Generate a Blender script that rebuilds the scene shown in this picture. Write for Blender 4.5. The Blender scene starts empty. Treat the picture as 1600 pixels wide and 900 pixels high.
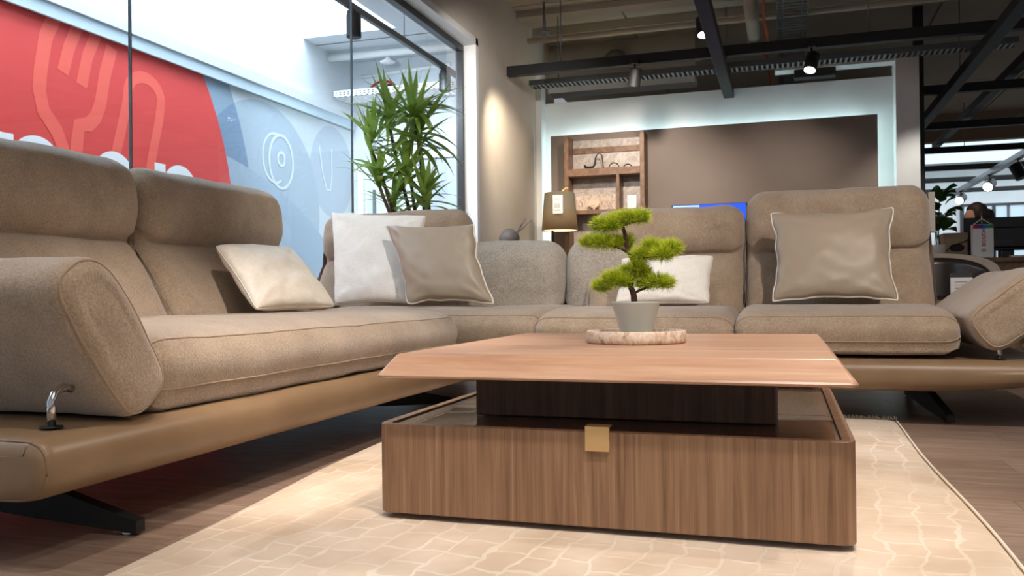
import bpy, bmesh, math, random
from mathutils import Vector, Matrix, Euler, noise
random.seed(7)
SC = bpy.context.scene
COL = SC.collection
PI = math.pi

# ------------------------------------------------------------------ camera
cam_d = bpy.data.cameras.new('camera'); cam = bpy.data.objects.new('camera', cam_d); COL.objects.link(cam)
cam.matrix_world = Matrix(((0.952473, 0.012195, 0.304378, 0), (0.304442, -0.003759, -0.952523, 0), (-0.010472, 0.999919, -0.007293, .5), (0, 0, 0, 1)))
cam_d.sensor_width = 36; cam_d.lens = 36 * 1330 / 1600
cam_d.clip_start = .05; cam_d.clip_end = 200
cam_d.dof.use_dof = True; cam_d.dof.focus_distance = 2.3; cam_d.dof.aperture_fstop = 10.0
SC.camera = cam
# ------------------------------------------------------------------ world, exposure
w = bpy.data.worlds.new('world'); SC.world = w; w.use_nodes = True
w.node_tree.nodes['Background'].inputs[0].default_value = (.92, .95, 1, 1)
w.node_tree.nodes['Background'].inputs[1].default_value = .26
SC.view_settings.view_transform = 'Standard'; SC.view_settings.look = 'None'
SC.view_settings.exposure = 0.3; SC.view_settings.gamma = 1; SC.view_settings.use_curve_mapping = False

def area_light(name, loc, rot, sx, sy, power, color):
    l = bpy.data.lights.new(name, 'AREA'); l.shape = 'RECTANGLE'; l.size = sx; l.size_y = sy; l.energy = power; l.color = color
    o = bpy.data.objects.new(name, l); COL.objects.link(o); o.location = loc; o.rotation_euler = rot; return o
def spot_light(name, loc, target, power, color, angle=60, blend=.5, size=.05):
    l = bpy.data.lights.new(name, 'SPOT'); l.energy = power; l.color = color; l.spot_size = math.radians(angle); l.spot_blend = blend; l.shadow_soft_size = size
    o = bpy.data.objects.new(name, l); COL.objects.link(o); o.location = loc
    o.rotation_euler = (Vector(target) - Vector(loc)).to_track_quat('-Z', 'Y').to_euler(); return o
WARM = (1, .865, .765); NEUT = (1, .93, .85); COOL = (.80, .90, 1)
# daylight through the atrium skylight (shaft opening), and the far skylights
area_light('skylight_daylight', (-3.85, 3.0, 4.05), (0, 0, 0), .86, 8.2, 250, (.86, .93, 1))
area_light('far_skylight_daylight', (6, 19.5, 3.24), (0, 0, 0), 9, 5.5, 260, COOL)
area_light('showroom_fill', (1.6, -1.2, 3.1), (0, 0, 0), 4.5, 3.0, 38, (1, .92, .84))  # added soft fill out of view, stands in for unseen ceiling lamps, not daylight
# showroom track spots
spot_light('spot_over_table', (.15, .9, 2.5), (-.35, 2.1, .3), 125, WARM, 52, .7, .05)
spot_light('spot_left_seat', (-.75, 1.7, 2.5), (-1.40, 2.25, .35), 170, WARM, 44, .7, .05)
spot_light('spot_left_arm', (-.9, .9, 2.5), (-1.3, 1.4, .3), 60, WARM, 60, .8, .05)
spot_light('spot_right_seat', (.9, 1.6, 2.5), (.3, 3.9, .5), 165, WARM, 60, .7, .05)
spot_light('spot_corner', (-.6, 2.2, 2.5), (-1.6, 4.1, .5), 105, NEUT, 60, .7, .05)
spot_light('spot_behind_table', (.35, 3.6, 2.5), (-.25, 1.4, 0), 95, WARM, 46, .6, .04)
spot_light('spot_beside_table', (1.1, 2.0, 2.5), (.25, 2.2, .1), 80, WARM, 48, .7, .04)
spot_light('spot_rug', (.9, .3, 2.5), (-.1, 1.1, 0), 55, WARM, 75, .8, .05)
spot_light('atrium_spot_near', (-3.05, 5.62, 2.38), (-3.6, 7.9, 1.4), 90, COOL, 110, 1, .05)
spot_light('atrium_spot_far', (-3.0, 7.1, 2.45), (-3.3, 8.05, 1.9), 25, COOL, 130, 1, .05)
spot_light('spot_window_jamb', (-1.7, 5.2, 2.55), (-2.5, 7.2, 1.8), 110, NEUT, 70, .9, .05)
spot_light('spot_wall_wash', (-2.0, 7.0, 2.5), (-2.5, 7.7, 1.6), 70, (1, .84, .64), 80, 1, .05)
spot_light('spot_panel_left', (-1.25, 6.9, 2.5), (-1.4, 8.8, 1.3), 150, WARM, 70, .9, .05)
spot_light('spot_panel_right', (.1, 6.9, 2.5), (-.1, 8.8, .9), 80, WARM, 70, 1, .05)
spot_light('spot_pillar', (1.6, 7.7, 2.4), (1.1, 8.8, 1.2), 60, NEUT, 50, .8, .05)

# ------------------------------------------------------------------ materials
def lin(c):
    return tuple((x / 12.92 if x <= .04045 else ((x + .055) / 1.055) ** 2.4) for x in (v / 255 for v in c)) + (1,)
def nt(name):
    m = bpy.data.materials.new(name); m.use_nodes = True
    return m, m.node_tree.nodes, m.node_tree.links, m.node_tree.nodes['Principled BSDF']
def plain(name, c, rough=.6, metal=0, emit=None, es=0, sheen=0, coat=0):
    m, N, L, b = nt(name)
    b.inputs['Base Color'].default_value = lin(c); b.inputs['Roughness'].default_value = rough; b.inputs['Metallic'].default_value = metal
    if emit: b.inputs['Emission Color'].default_value = lin(emit); b.inputs['Emission Strength'].default_value = es
    if sheen: b.inputs['Sheen Weight'].default_value = sheen
    if coat: b.inputs['Coat Weight'].default_value = coat
    return m
def coords(N, L, scale=(1, 1, 1), rot=(0, 0, 0), kind='Object'):
    tc = N.new('ShaderNodeTexCoord'); mp = N.new('ShaderNodeMapping'); mp.inputs['Scale'].default_value = scale; mp.inputs['Rotation'].default_value = rot
    L.new(tc.outputs[kind], mp.inputs[0]); return mp.outputs[0]
def noise_n(N, L, vec, scale, detail=4, rough=.5, dist=0):
    n = N.new('ShaderNodeTexNoise'); n.inputs['Scale'].default_value = scale; n.inputs['Detail'].default_value = detail
    n.inputs['Roughness'].default_value = rough; n.inputs['Distortion'].default_value = dist; L.new(vec, n.inputs['Vector']); return n.outputs['Fac']
def ramp(N, L, fac, stops):
    r = N.new('ShaderNodeValToRGB'); e = r.color_ramp.elements
    while len(e) < len(stops): e.new(.5)
    for k, (p, c) in enumerate(stops): e[k].position = p; e[k].color = lin(c)
    L.new(fac, r.inputs[0]); return r.outputs[0]
def bump(N, L, b, h, strength, dist=.002):
    n = N.new('ShaderNodeBump'); n.inputs['Strength'].default_value = strength; n.inputs['Distance'].default_value = dist
    L.new(h, n.inputs['Height']); L.new(n.outputs[0], b.inputs['Normal']); return n
def mixc(N, L, fac, a, b_, mode='MIX'):
    m = N.new('ShaderNodeMix'); m.data_type = 'RGBA'; m.blend_type = mode
    if isinstance(fac, float): m.inputs[0].default_value = fac
    else: L.new(fac, m.inputs[0])
    for s, v in ((6, a), (7, b_)):
        if isinstance(v, tuple): m.inputs[s].default_value = v
        else: L.new(v, m.inputs[s])
    return m.outputs[2]
def fabric(name, c1, c2, fine=230, strength=.6, dist=.003, sheen=.5, big=9):
    m, N, L, b = nt(name); v = coords(N, L)
    f1 = noise_n(N, L, v, big, 5, .65); f2 = noise_n(N, L, v, fine, 3, .7)
    a = N.new('ShaderNodeMath'); a.operation = 'MULTIPLY_ADD'; a.inputs[1].default_value = .65
    L.new(f2, a.inputs[0]); h = N.new('ShaderNodeMath'); h.operation = 'MULTIPLY'; h.inputs[1].default_value = .35; L.new(f1, h.inputs[0]); L.new(h.outputs[0], a.inputs[2])
    L.new(ramp(N, L, a.outputs[0], [(.36, c1), (.64, c2)]), b.inputs['Base Color'])
    b.inputs['Roughness'].default_value = .95; b.inputs['Sheen Weight'].default_value = sheen; b.inputs['Sheen Roughness'].default_value = .5
    b.inputs['Specular IOR Level'].default_value = .15
    bump(N, L, b, f2, strength, dist); return m
def wood(name, c1, c2, c3, stretch, rough=.45, grain=1.0):
    m, N, L, b = nt(name); v = coords(N, L, stretch)
    f1 = noise_n(N, L, v, 2.2, 6, .62, .6)
    v2 = coords(N, L, tuple(s * 6 if s > 2 else s * 1.5 for s in stretch)); f2 = noise_n(N, L, v2, 3, 4, .7)
    col = ramp(N, L, f1, [(.3, c1), (.52, c2), (.72, c3)])
    dark = ramp(N, L, f2, [(.3, (205, 195, 185)), (.62, (255, 255, 255))])
    L.new(mixc(N, L, .55 * grain, col, dark, 'MULTIPLY'), b.inputs['Base Color'])
    b.inputs['Roughness'].default_value = rough; bump(N, L, b, f2, .15, .0006); return m
M = {}
M['sofa'] = fabric('sofa_chenille', (148, 128, 108), (188, 169, 147), 200, .7, .004)
M['boucle'] = fabric('daylit_grey_boucle', (152, 143, 130), (200, 192, 180), 130, 1.0, .006)  # greyer copy of the sofa fabric; cool daylight is put into its colour
M['seam'] = fabric('seam_thread', (150, 128, 104), (178, 154, 128), 300, .3)
M['cream'] = fabric('cream_velvet', (228, 218, 202), (248, 242, 230), 200, .35, .002, .4, 14)
M['white_fur'] = fabric('white_plush', (236, 232, 223), (250, 247, 241), 160, .5, .004, .5, 12)
M['taupe'] = plain('taupe_satin', (172, 158, 139), .46, sheen=.15)
M['piping'] = plain('cream_piping', (246, 241, 230), .7)
def leather():
    m, N, L, b = nt('tan_leather'); v = coords(N, L)
    f = noise_n(N, L, v, 6, 3); L.new(ramp(N, L, f, [(.3, (128, 104, 78)), (.7, (142, 117, 89))]), b.inputs['Base Color'])
    b.inputs['Roughness'].default_value = .42; b.inputs['Specular IOR Level'].default_value = .5
    bump(N, L, b, noise_n(N, L, v, 420, 2), .12, .001); return m
M['leather'] = leather()
M['walnut_v'] = wood('walnut_vertical_grain', (116, 86, 64), (146, 113, 86), (168, 137, 109), (34, 34, .9))
M['walnut_h'] = wood('walnut_table_top', (166, 126, 100), (184, 145, 118), (198, 163, 137), (1.0, 13, 13), .36, .5)
M['walnut_dark'] = wood('dark_walnut_block', (74, 54, 42), (96, 72, 56), (114, 88, 68), (24, 24, 1.2), .5)
M['walnut_shelf'] = wood('walnut_shelf', (112, 84, 62), (138, 106, 80), (160, 126, 98), (6, 6, 6), .5)
M['brass'] = plain('brushed_brass', (214, 180, 128), .38, .6)
M['black'] = plain('black_metal', (13, 14, 15), .6)
M['black_matte'] = plain('black_plastic', (12, 12, 13), .6)
M['chrome'] = plain('chrome', (215, 215, 220), .12, 1)
M['white_paint'] = plain('white_paint', (240, 241, 240), .65)
M['atrium_white'] = plain('atrium_white', (212, 218, 223), .7)
M['frame_dark'] = plain('dark_window_metal', (62, 62, 64), .45, .4)
M['paper'] = plain('white_paper', (240, 240, 238), .7)
M['ink'] = plain('grey_print', (120, 120, 124), .7)
M['pot'] = plain('grey_green_ceramic', (176, 180, 172), .3)
M['white_pot'] = plain('white_ceramic', (222, 218, 210), .4)
M['galv'] = plain('galvanised_steel', (120, 126, 130), .45, .6)
M['orange'] = plain('orange_cable', (190, 74, 30), .6)
M['monitor'] = plain('black_monitor', (10, 10, 12), .4)
M['card'] = plain('brown_carton', (168, 146, 122), .8)
M['bark'] = plain('dark_bark', (62, 40, 28), .9)
M['cane'] = plain('grey_cane', (96, 78, 60), .9)
M['soil'] = plain('soil', (60, 46, 36), 1)
M['mirror_dark'] = plain('dark_chair_shell', (44, 38, 36), .25)
def wall_mat(name, c, r=.85):
    m, N, L, b = nt(name); v = coords(N, L)
    f = noise_n(N, L, v, 3, 4); lo = tuple(int(x * .965) for x in c)
    L.new(ramp(N, L, f, [(.3, lo), (.7, c)]), b.inputs['Base Color']); b.inputs['Roughness'].default_value = r
    bump(N, L, b, noise_n(N, L, v, 90, 3), .1, .002); return m
M['wall'] = wall_mat('beige_wall', (222, 212, 198))
M['wall_white'] = wall_mat('white_wall', (228, 230, 228))
M['ceil'] = wall_mat('ceiling_concrete', (176, 166, 150))
M['ceil_brown'] = wall_mat('brown_bulkhead', (140, 118, 96))
M['panel'] = wall_mat('taupe_panel', (136, 122, 110), .6)
M['stone'] = wall_mat('marble_panel', (150, 142, 132), .4)
def marble():
    m, N, L, b = nt('veined_marble'); v = coords(N, L)
    f = noise_n(N, L, v, 5, 8, .7, 2.5); L.new(ramp(N, L, f, [(.4, (170, 158, 146)), (.49, (205, 194, 182)), (.5, (110, 98, 88)), (.52, (200, 190, 178)), (.8, (215, 206, 194))]), b.inputs['Base Color'])
    b.inputs['Roughness'].default_value = .3; return m
M['marble'] = marble()
def travertine():
    m, N, L, b = nt('travertine'); v = coords(N, L, (1, 1, .6))
    f = noise_n(N, L, v, 45, 6, .75, .8); L.new(ramp(N, L, f, [(.33, (128, 96, 78)), (.45, (196, 172, 150)), (.6, (226, 210, 192)), (.75, (205, 180, 158))]), b.inputs['Base Color'])
    b.inputs['Roughness'].default_value = .5; bump(N, L, b, f, .5, .002); return m
M['travertine'] = travertine()
def plank_mat():
    m, N, L, b = nt('grey_oak_plank'); v = coords(N, L, (1.3, 16, 1), kind='Object')
    oi = N.new('ShaderNodeObjectInfo'); off = N.new('ShaderNodeVectorMath'); off.operation = 'MULTIPLY_ADD'
    cmb = N.new('ShaderNodeCombineXYZ'); L.new(oi.outputs['Random'], cmb.inputs[0]); L.new(oi.outputs['Random'], cmb.inputs[1])
    off.inputs[1].default_value = (37, 53, 0); L.new(cmb.outputs[0], off.inputs[0]); L.new(v, off.inputs[2])
    f = noise_n(N, L, off.outputs[0], 3, 6, .65, .5)
    c = ramp(N, L, f, [(.28, (118, 98, 84)), (.5, (148, 127, 112)), (.72, (170, 150, 134))])
    t = ramp(N, L, oi.outputs['Random'], [(0, (236, 233, 231)), (1, (255, 255, 255))])
    L.new(mixc(N, L, 1.0, c, t, 'MULTIPLY'), b.inputs['Base Color']); b.inputs['Roughness'].default_value = .42
    bump(N, L, b, f, .15, .001); return m
M['plank'] = plank_mat()
M['subfloor'] = plain('dark_subfloor', (96, 82, 72), .6)
def rug_mat():
    m, N, L, b = nt('cream_patterned_rug'); v = coords(N, L)
    nz = N.new('ShaderNodeTexNoise'); nz.inputs['Scale'].default_value = 6; nz.inputs['Detail'].default_value = 3; L.new(v, nz.inputs['Vector'])
    ms = N.new('ShaderNodeVectorMath'); ms.operation = 'MULTIPLY_ADD'; ms.inputs[1].default_value = (.10, .10, 0); L.new(nz.outputs['Color'], ms.inputs[0]); L.new(v, ms.inputs[2])
    rot = N.new('ShaderNodeMapping'); rot.inputs['Rotation'].default_value = (0, 0, PI / 2 + .08); L.new(ms.outputs[0], rot.inputs[0])
    br = N.new('ShaderNodeTexBrick'); br.inputs['Scale'].default_value = 1; br.inputs['Brick Width'].default_value = .105; br.inputs['Row Height'].default_value = .07
    br.inputs['Mortar Size'].default_value = .006; br.inputs['Mortar Smooth'].default_value = .5; br.offset = .45; br.squash = .7; br.squash_frequency = 3
    br.inputs['Color1'].default_value = lin((214, 194, 170)); br.inputs['Color2'].default_value = lin((224, 206, 184)); br.inputs['Mortar'].default_value = lin((240, 228, 211))
    L.new(rot.outputs[0], br.inputs['Vector'])
    f = noise_n(N, L, v, 5, 4); pat = ramp(N, L, f, [(.35, (232, 225, 215)), (.65, (255, 255, 255))])
    faded = mixc(N, L, ramp(N, L, noise_n(N, L, v, 3.3, 3), [(.34, (60, 60, 60)), (.6, (225, 225, 225))]), br.outputs['Color'], lin((228, 212, 192)))
    L.new(mixc(N, L, 1.0, faded, pat, 'MULTIPLY'), b.inputs['Base Color'])
    b.inputs['Roughness'].default_value = .9; b.inputs['Sheen Weight'].default_value = .3
    add = N.new('ShaderNodeMath'); add.operation = 'MULTIPLY_ADD'; add.inputs[1].default_value = .15; L.new(noise_n(N, L, v, 300, 2), add.inputs[0]); L.new(br.outputs['Fac'], add.inputs[2])
    bump(N, L, b, add.outputs[0], .35, .003); return m
M['rug'] = rug_mat()
M['fringe'] = plain('rug_fringe', (236, 226, 206), .95)
def glass(name, tint=(255, 255, 255), keep=1.0):
    m = bpy.data.materials.new(name); m.use_nodes = True; N = m.node_tree.nodes; L = m.node_tree.links; N.remove(N['Principled BSDF'])
    t = N.new('ShaderNodeBsdfTransparent'); t.inputs[0].default_value = lin(tint); g = N.new('ShaderNodeBsdfGlossy'); g.inputs['Roughness'].default_value = .01
    fr = N.new('ShaderNodeFresnel'); fr.inputs[0].default_value = 1.5; mx = N.new('ShaderNodeMixShader')
    ge = N.new('ShaderNodeNewGeometry'); sb_ = N.new('ShaderNodeMath'); sb_.operation = 'SUBTRACT'; sb_.inputs[0].default_value = 1; L.new(ge.outputs['Backfacing'], sb_.inputs[1]); ml = N.new('ShaderNodeMath'); ml.operation = 'MULTIPLY'; L.new(fr.outputs[0], ml.inputs[0]); L.new(sb_.outputs[0], ml.inputs[1]); L.new(ml.outputs[0], mx.inputs[0]); L.new(t.outputs[0], mx.inputs[1]); L.new(g.outputs[0], mx.inputs[2]); L.new(mx.outputs[0], N['Material Output'].inputs[0]); return m
M['glass'] = glass('window_glass', (248, 252, 253)); M['glass_top'] = glass('clear_table_glass', (246, 244, 242))
def leaf_mat(name, c1, c2, c3=None, trans=.25):
    m, N, L, b = nt(name); oi = N.new('ShaderNodeObjectInfo'); v = coords(N, L)
    f = noise_n(N, L, v, 14, 2); a = N.new('ShaderNodeMath'); a.operation = 'ADD'; a.inputs[1].default_value = 0
    s = N.new('ShaderNodeMath'); s.operation = 'MULTIPLY_ADD'; s.inputs[1].default_value = .6; L.new(oi.outputs['Random'], s.inputs[0])
    h = N.new('ShaderNodeMath'); h.operation = 'MULTIPLY'; h.inputs[1].default_value = .4; L.new(f, h.inputs[0]); L.new(h.outputs[0], s.inputs[2])
    L.new(ramp(N, L, s.outputs[0], [(.1, c1), (.8, c2)]), b.inputs['Base Color']); b.inputs['Roughness'].default_value = .4
    b.inputs['Subsurface Weight'].default_value = 0
    tr = N.new('ShaderNodeBsdfTranslucent'); tr.inputs[0].default_value = lin(c2); mx = N.new('ShaderNodeMixShader'); mx.inputs[0].default_value = trans
    L.new(b.outputs[0], mx.inputs[1]); L.new(tr.outputs[0], mx.inputs[2]); L.new(mx.outputs[0], N['Material Output'].inputs[0]); return m
M['dracaena'] = leaf_mat('dracaena_leaf', (84, 128, 42), (176, 206, 104), trans=.4)
M['pothos'] = leaf_mat('broad_leaf', (20, 48, 18), (60, 104, 40))
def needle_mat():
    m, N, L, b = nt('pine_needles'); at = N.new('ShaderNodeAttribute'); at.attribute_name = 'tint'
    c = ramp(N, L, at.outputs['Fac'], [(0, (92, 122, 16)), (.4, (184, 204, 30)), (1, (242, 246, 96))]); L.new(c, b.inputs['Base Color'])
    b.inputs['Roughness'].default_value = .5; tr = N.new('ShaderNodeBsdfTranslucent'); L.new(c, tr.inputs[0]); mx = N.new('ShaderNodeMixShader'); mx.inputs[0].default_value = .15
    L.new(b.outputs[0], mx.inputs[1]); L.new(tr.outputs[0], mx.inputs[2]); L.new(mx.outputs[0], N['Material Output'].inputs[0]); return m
M['needles'] = needle_mat()
M['shade'] = leaf_mat('grey_lamp_shade', (138, 128, 110), (142, 132, 114), trans=.35)
M['led'] = plain('led_strip', (200, 240, 245), .5, emit=(196, 236, 240), es=3)
M['lens'] = plain('spot_lens', (255, 250, 240), .5, emit=(255, 244, 232), es=7)
M['sky_glass'] = plain('lit_skylight_glass', (240, 246, 250), .5, emit=(236, 244, 252), es=1.6)
M['far_sky'] = plain('far_skylight_glass', (225, 238, 245), .5, emit=(200, 222, 236), es=1.0)
M['frost'] = plain('frosted_pane', (176, 194, 204), .4, emit=(190, 208, 220), es=.35)

# ------------------------------------------------------------------ geometry helpers
ORG = {}
def link(name, me, mat, parent=None):
    me.materials.append(mat) if mat else None
    o = bpy.data.objects.new(name, me); COL.objects.link(o)
    if parent: o.parent = parent
    return o
def thing(name, loc, label, cat, group=None, kind=None):
    o = bpy.data.objects.new(name, None); COL.objects.link(o); o.location = loc; o.empty_display_size = .1
    ORG[o] = Vector(loc)
    if kind: o['kind'] = kind
    if label: o['label'] = label
    if cat: o['category'] = cat
    if group: o['group'] = group
    return o
def root_org(p):
    while p.parent: p = p.parent
    return ORG[p]
def build(name, vs, fs, mat, parent=None, smooth=True, label=None, kind=None, cat=None, group=None):
    """world-space vertices; re-based on the parent's (or its own) origin"""
    if parent: org = root_org(parent)
    else:
        n = len(vs); org = Vector((sum(v[0] for v in vs) / n, sum(v[1] for v in vs) / n, min(v[2] for v in vs)))
    me = bpy.data.meshes.new(name); me.from_pydata([(v[0] - org[0], v[1] - org[1], v[2] - org[2]) for v in vs], [], fs); me.update()
    if smooth: me.polygons.foreach_set('use_smooth', [True] * len(me.polygons))
    o = link(name, me, mat, parent)
    if not parent: o.location = org; ORG[o] = Vector(org)
    if label: o['label'] = label
    if kind: o['kind'] = kind
    if cat: o['category'] = cat
    if group: o['group'] = group
    return o
def join(*gs):
    V = []; Fc = []
    for v, f in gs:
        n = len(V); V += v; Fc += [tuple(i + n for i in q) for q in f]
    return V, Fc
def gbox(x0, x1, y0, y1, z0, z1, bv=0):
    if x0 > x1: x0, x1 = x1, x0
    if bv:
        bm = bmesh.new(); bmesh.ops.create_cube(bm, size=1)
        for v in bm.verts: v.co = Vector(((x0 + x1) / 2 + v.co.x * (x1 - x0), (y0 + y1) / 2 + v.co.y * (y1 - y0), (z0 + z1) / 2 + v.co.z * (z1 - z0)))
        bmesh.ops.bevel(bm, geom=bm.edges[:], offset=bv, segments=2, affect='EDGES', profile=.5)
        bm.verts.index_update(); vs = [tuple(v.co) for v in bm.verts]; fs = [tuple(v.index for v in f.verts) for f in bm.faces]; bm.free(); return vs, fs
    v = [(x, y, z) for z in (z0, z1) for y in (y0, y1) for x in (x0, x1)]
    return v, [(0, 2, 3, 1), (4, 5, 7, 6), (0, 1, 5, 4), (2, 6, 7, 3), (0, 4, 6, 2), (1, 3, 7, 5)]
def box(name, x0, x1, y0, y1, z0, z1, mat, parent=None, bv=0, **k):
    v, f = gbox(x0, x1, y0, y1, z0, z1, bv); return build(name, v, f, mat, parent, smooth=False, **k)
def struct(name, x0, x1, y0, y1, z0, z1, mat, parent=None, **k):
    return box(name, x0, x1, y0, y1, z0, z1, mat, parent, kind=None if parent else 'structure', **k)
def gtube(pts, r, n=8, closed=False, radii=None):
    pts = [Vector(p) for p in pts]; V = []; Fc = []; m = len(pts); up = None
    for i, p in enumerate(pts):
        a = pts[(i - 1) % m] if (closed or i > 0) else p; b = pts[(i + 1) % m] if (closed or i < m - 1) else p
        t = (b - a)
        t = t.normalized() if t.length > 1e-9 else Vector((0, 0, 1))
        if up is None: up = Vector((0, 0, 1)) if abs(t.z) < .9 else Vector((1, 0, 0))
        s = t.cross(up)
        s = s.normalized() if s.length > 1e-6 else Vector((1, 0, 0))
        up = s.cross(t).normalized(); rr = radii[i] if radii else r
        for k in range(n):
            q = 2 * PI * k / n; V.append(tuple(p + (s * math.cos(q) + up * math.sin(q)) * rr))
    for i in range(m if closed else m - 1):
        j = (i + 1) % m
        for k in range(n): Fc.append((i * n + k, i * n + (k + 1) % n, j * n + (k + 1) % n, j * n + k))
    if not closed: Fc += [tuple(range(n))[::-1], tuple((m - 1) * n + k for k in range(n))]
    return V, Fc
def grev(prof, c, n=32, closed=False):
    """revolve (r,z) profile about vertical through c"""
    V = []; Fc = []; m = len(prof)
    for r, z in prof:
        for k in range(n): a = 2 * PI * k / n; V.append((c[0] + r * math.cos(a), c[1] + r * math.sin(a), c[2] + z))
    for i in range(m if closed else m - 1):
        j = (i + 1) % m
        for k in range(n): Fc.append((i * n + k, i * n + (k + 1) % n, j * n + (k + 1) % n, j * n + k))
    return V, Fc
def spline(P, sub=6):
    out = []; n = len(P)
    for i in range(n):
        p0, p1, p2, p3 = P[(i - 1) % n], P[i], P[(i + 1) % n], P[(i + 2) % n]
        for s in range(sub):
            t = s / sub
            out.append(tuple(.5 * (2 * b + (c - a) * t + (2 * a - 5 * b + 4 * c - d) * t * t + (3 * b - a - 3 * c + d) * t ** 3) for a, b, c, d in zip(p0, p1, p2, p3)))
    return out
def gloft(ctrl, L0, L1, r, mp, sub=6, lump=.004, seed=0, mid=26, groove=None, wrinkle=0, r1=None):
    """closed profile ctrl (a,b) (counter-clockwise) extruded from L0 to L1 with rounded ends; mp(a,b,t)->world"""
    P = spline(ctrl, sub); n = len(P); r1 = r if r1 is None else r1
    nrm = []
    area = sum(P[i][0] * P[(i + 1) % n][1] - P[(i + 1) % n][0] * P[i][1] for i in range(n)); sg = 1 if area > 0 else -1
    for i in range(n):
        dx = P[(i + 1) % n][0] - P[i - 1][0]; dy = P[(i + 1) % n][1] - P[i - 1][1]; l = math.hypot(dx, dy) or 1
        nrm.append((dy / l * sg, -dx / l * sg))
    st = []; K = 7
    for k in range(K): q = PI / 2 * k / K; st.append((L0 + r * (1 - math.sin(q)) if False else L0 + r * (1 - math.cos(q)), r * (1 - math.sin(q))))
    for k in range(mid + 1): st.append((L0 + r + (L1 - L0 - r - r1) * k / mid, 0))
    for k in range(K - 1, -1, -1): q = PI / 2 * k / K; st.append((L1 - r1 * (1 - math.cos(q)), r1 * (1 - math.sin(q))))
    V = []; Fc = []
    for t, ins in st:
        g = 0
        if groove:
            for (gt, gd, gw) in groove: g += gd * math.exp(-((t - gt) / gw) ** 2)
        for i in range(n):
            a = P[i][0] - nrm[i][0] * (ins + g); b = P[i][1] - nrm[i][1] * (ins + g)
            p = Vector(mp(a, b, t)); 
            if lump:
                q = Vector((p.x * 4 + seed, p.y * 4, p.z * 4)); d = (noise.noise(q) * 1.0 + .35 * noise.noise(q * 3.1)) * lump
                if wrinkle: d += noise.noise(Vector((p.x * 9 + seed, p.y * 9, p.z * 38))) * wrinkle
                o = Vector(mp(a + nrm[i][0] * d, b + nrm[i][1] * d, t)); p = o
            V.append(tuple(p))
    m = len(st)
    for j in range(m - 1):
        for i in range(n): Fc.append((j * n + i, (j + 1) * n + i, (j + 1) * n + (i + 1) % n, j * n + (i + 1) % n))
    for j in (0, m - 1):
        c = Vector((0, 0, 0))
        for i in range(n): c += Vector(V[j * n + i])
        c /= n; b0 = j * n; ax_ = (Vector(mp(0, 0, 1)) - Vector(mp(0, 0, 0))) * (1 if j else -1)
        for q, sc_ in enumerate((.9, .75, .55, .3)):
            b1 = len(V)
            for i in range(n):
                p = c.lerp(Vector(V[j * n + i]), sc_); p += ax_ * (r * .10 * (1 - sc_ * sc_) + (noise.noise(p * 5 + Vector((seed, 0, 0))) * lump * 1.0 if lump else 0)); V.append(tuple(p))
            for i in range(n): Fc.append((b1 + i, b0 + i, b0 + (i + 1) % n, b1 + (i + 1) % n) if j == 0 else (b0 + i, b1 + i, b1 + (i + 1) % n, b0 + (i + 1) % n))
            b0 = b1
        V.append(tuple(c + ax_ * r * .10)); ci = len(V) - 1
        for i in range(n):
            Fc.append((ci, b0 + i, b0 + (i + 1) % n) if j == 0 else (ci, b0 + (i + 1) % n, b0 + i))
    return V, Fc, n, m
def seam_path(V, n, m, idx, out=.0):
    return [V[j * n + idx] for j in range(2, m - 2)]
def fixn(o):
    bm = bmesh.new(); bm.from_mesh(o.data); bmesh.ops.recalc_face_normals(bm, faces=bm.faces); bm.to_mesh(o.data); bm.free(); return o

# ================================================================== SETTING
floor = struct('floor', -6, 9, -4, 30, -.12, -.012, M['subfloor'])
pm = []
for k in range(2):
    v, f = gbox(-.5996, .5996, -.0882, .0882, -.010, 0, .0006)
    me = bpy.data.meshes.new('plank'); me.from_pydata(v, [], f); me.materials.append(M['plank']); pm.append(me)
row = 0; y = .95; cnt = 0
while y < 6.6:
    off = (row * .43) % 1.2; x = -2.5 + off - .6
    while x < 2.6:
        p = bpy.data.objects.new('plank', pm[0]); COL.objects.link(p); p.parent = floor
        p.location = Vector((x, y, 0)) - ORG[floor]; cnt += 1; x += 1.2
    y += .177; row += 1
# area further off: one joined deck
struct('floor_far', -2.5, 9, 6.52, 30, -.012, -.001, M['subfloor'])
struct('floor_near', -2.5, 3, -4, .86, -.012, -.001, M['subfloor'])
struct('floor_atrium', -6, -2.5, -4, 9, -.012, .0, plain('pale_tile', (205, 205, 203), .3))

CZ = 3.3
ceiling = struct('ceiling', -2.62, 9, -4, 15.2, CZ + .02, CZ + .2, M['ceil'])
cp = bpy.data.meshes.new('ceiling_panel'); v, f = gbox(-.74, .74, -1.19, 1.19, 0, .02, .004); cp.from_pydata(v, [], f); cp.materials.append(M['ceil'])
for i in range(7):
    for j in range(5):
        p = bpy.data.objects.new('ceiling_panel', cp); COL.objects.link(p); p.parent = ceiling
        p.location = Vector((-2.25 + i * 1.5, 4.3 + j * 2.4, CZ)) - ORG[ceiling]
struct('trim_1', -2.5, 7.5, 8.62, 8.86, CZ - .09, CZ, M['ceil'])
struct('trim_2', -2.5, 7.5, 8.05, 8.2, CZ - .06, CZ, M['ceil'])
struct('ceiling_far', 1.3, 9, 15.2, 24, CZ + .3, CZ + .4, M['wall_white'])
# lintel wall behind the shop niche
lint = struct('wall_lintel', -2.62, -.88, 9.3, 9.5, 2.82, CZ + .02, M['ceil'])
struct('trim_3', -2.5, -.88, 9.24, 9.5, 2.75, 2.82, M['wall_white'])
struct('wall_back', -2.62, 1.3, 12.2, 12.4, 0, CZ + .02, M['ceil_brown'])
struct('wall_bulkhead', 1.35, 9, 15.0, 15.2, 2.86, CZ + .35, M['ceil_brown'])

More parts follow.
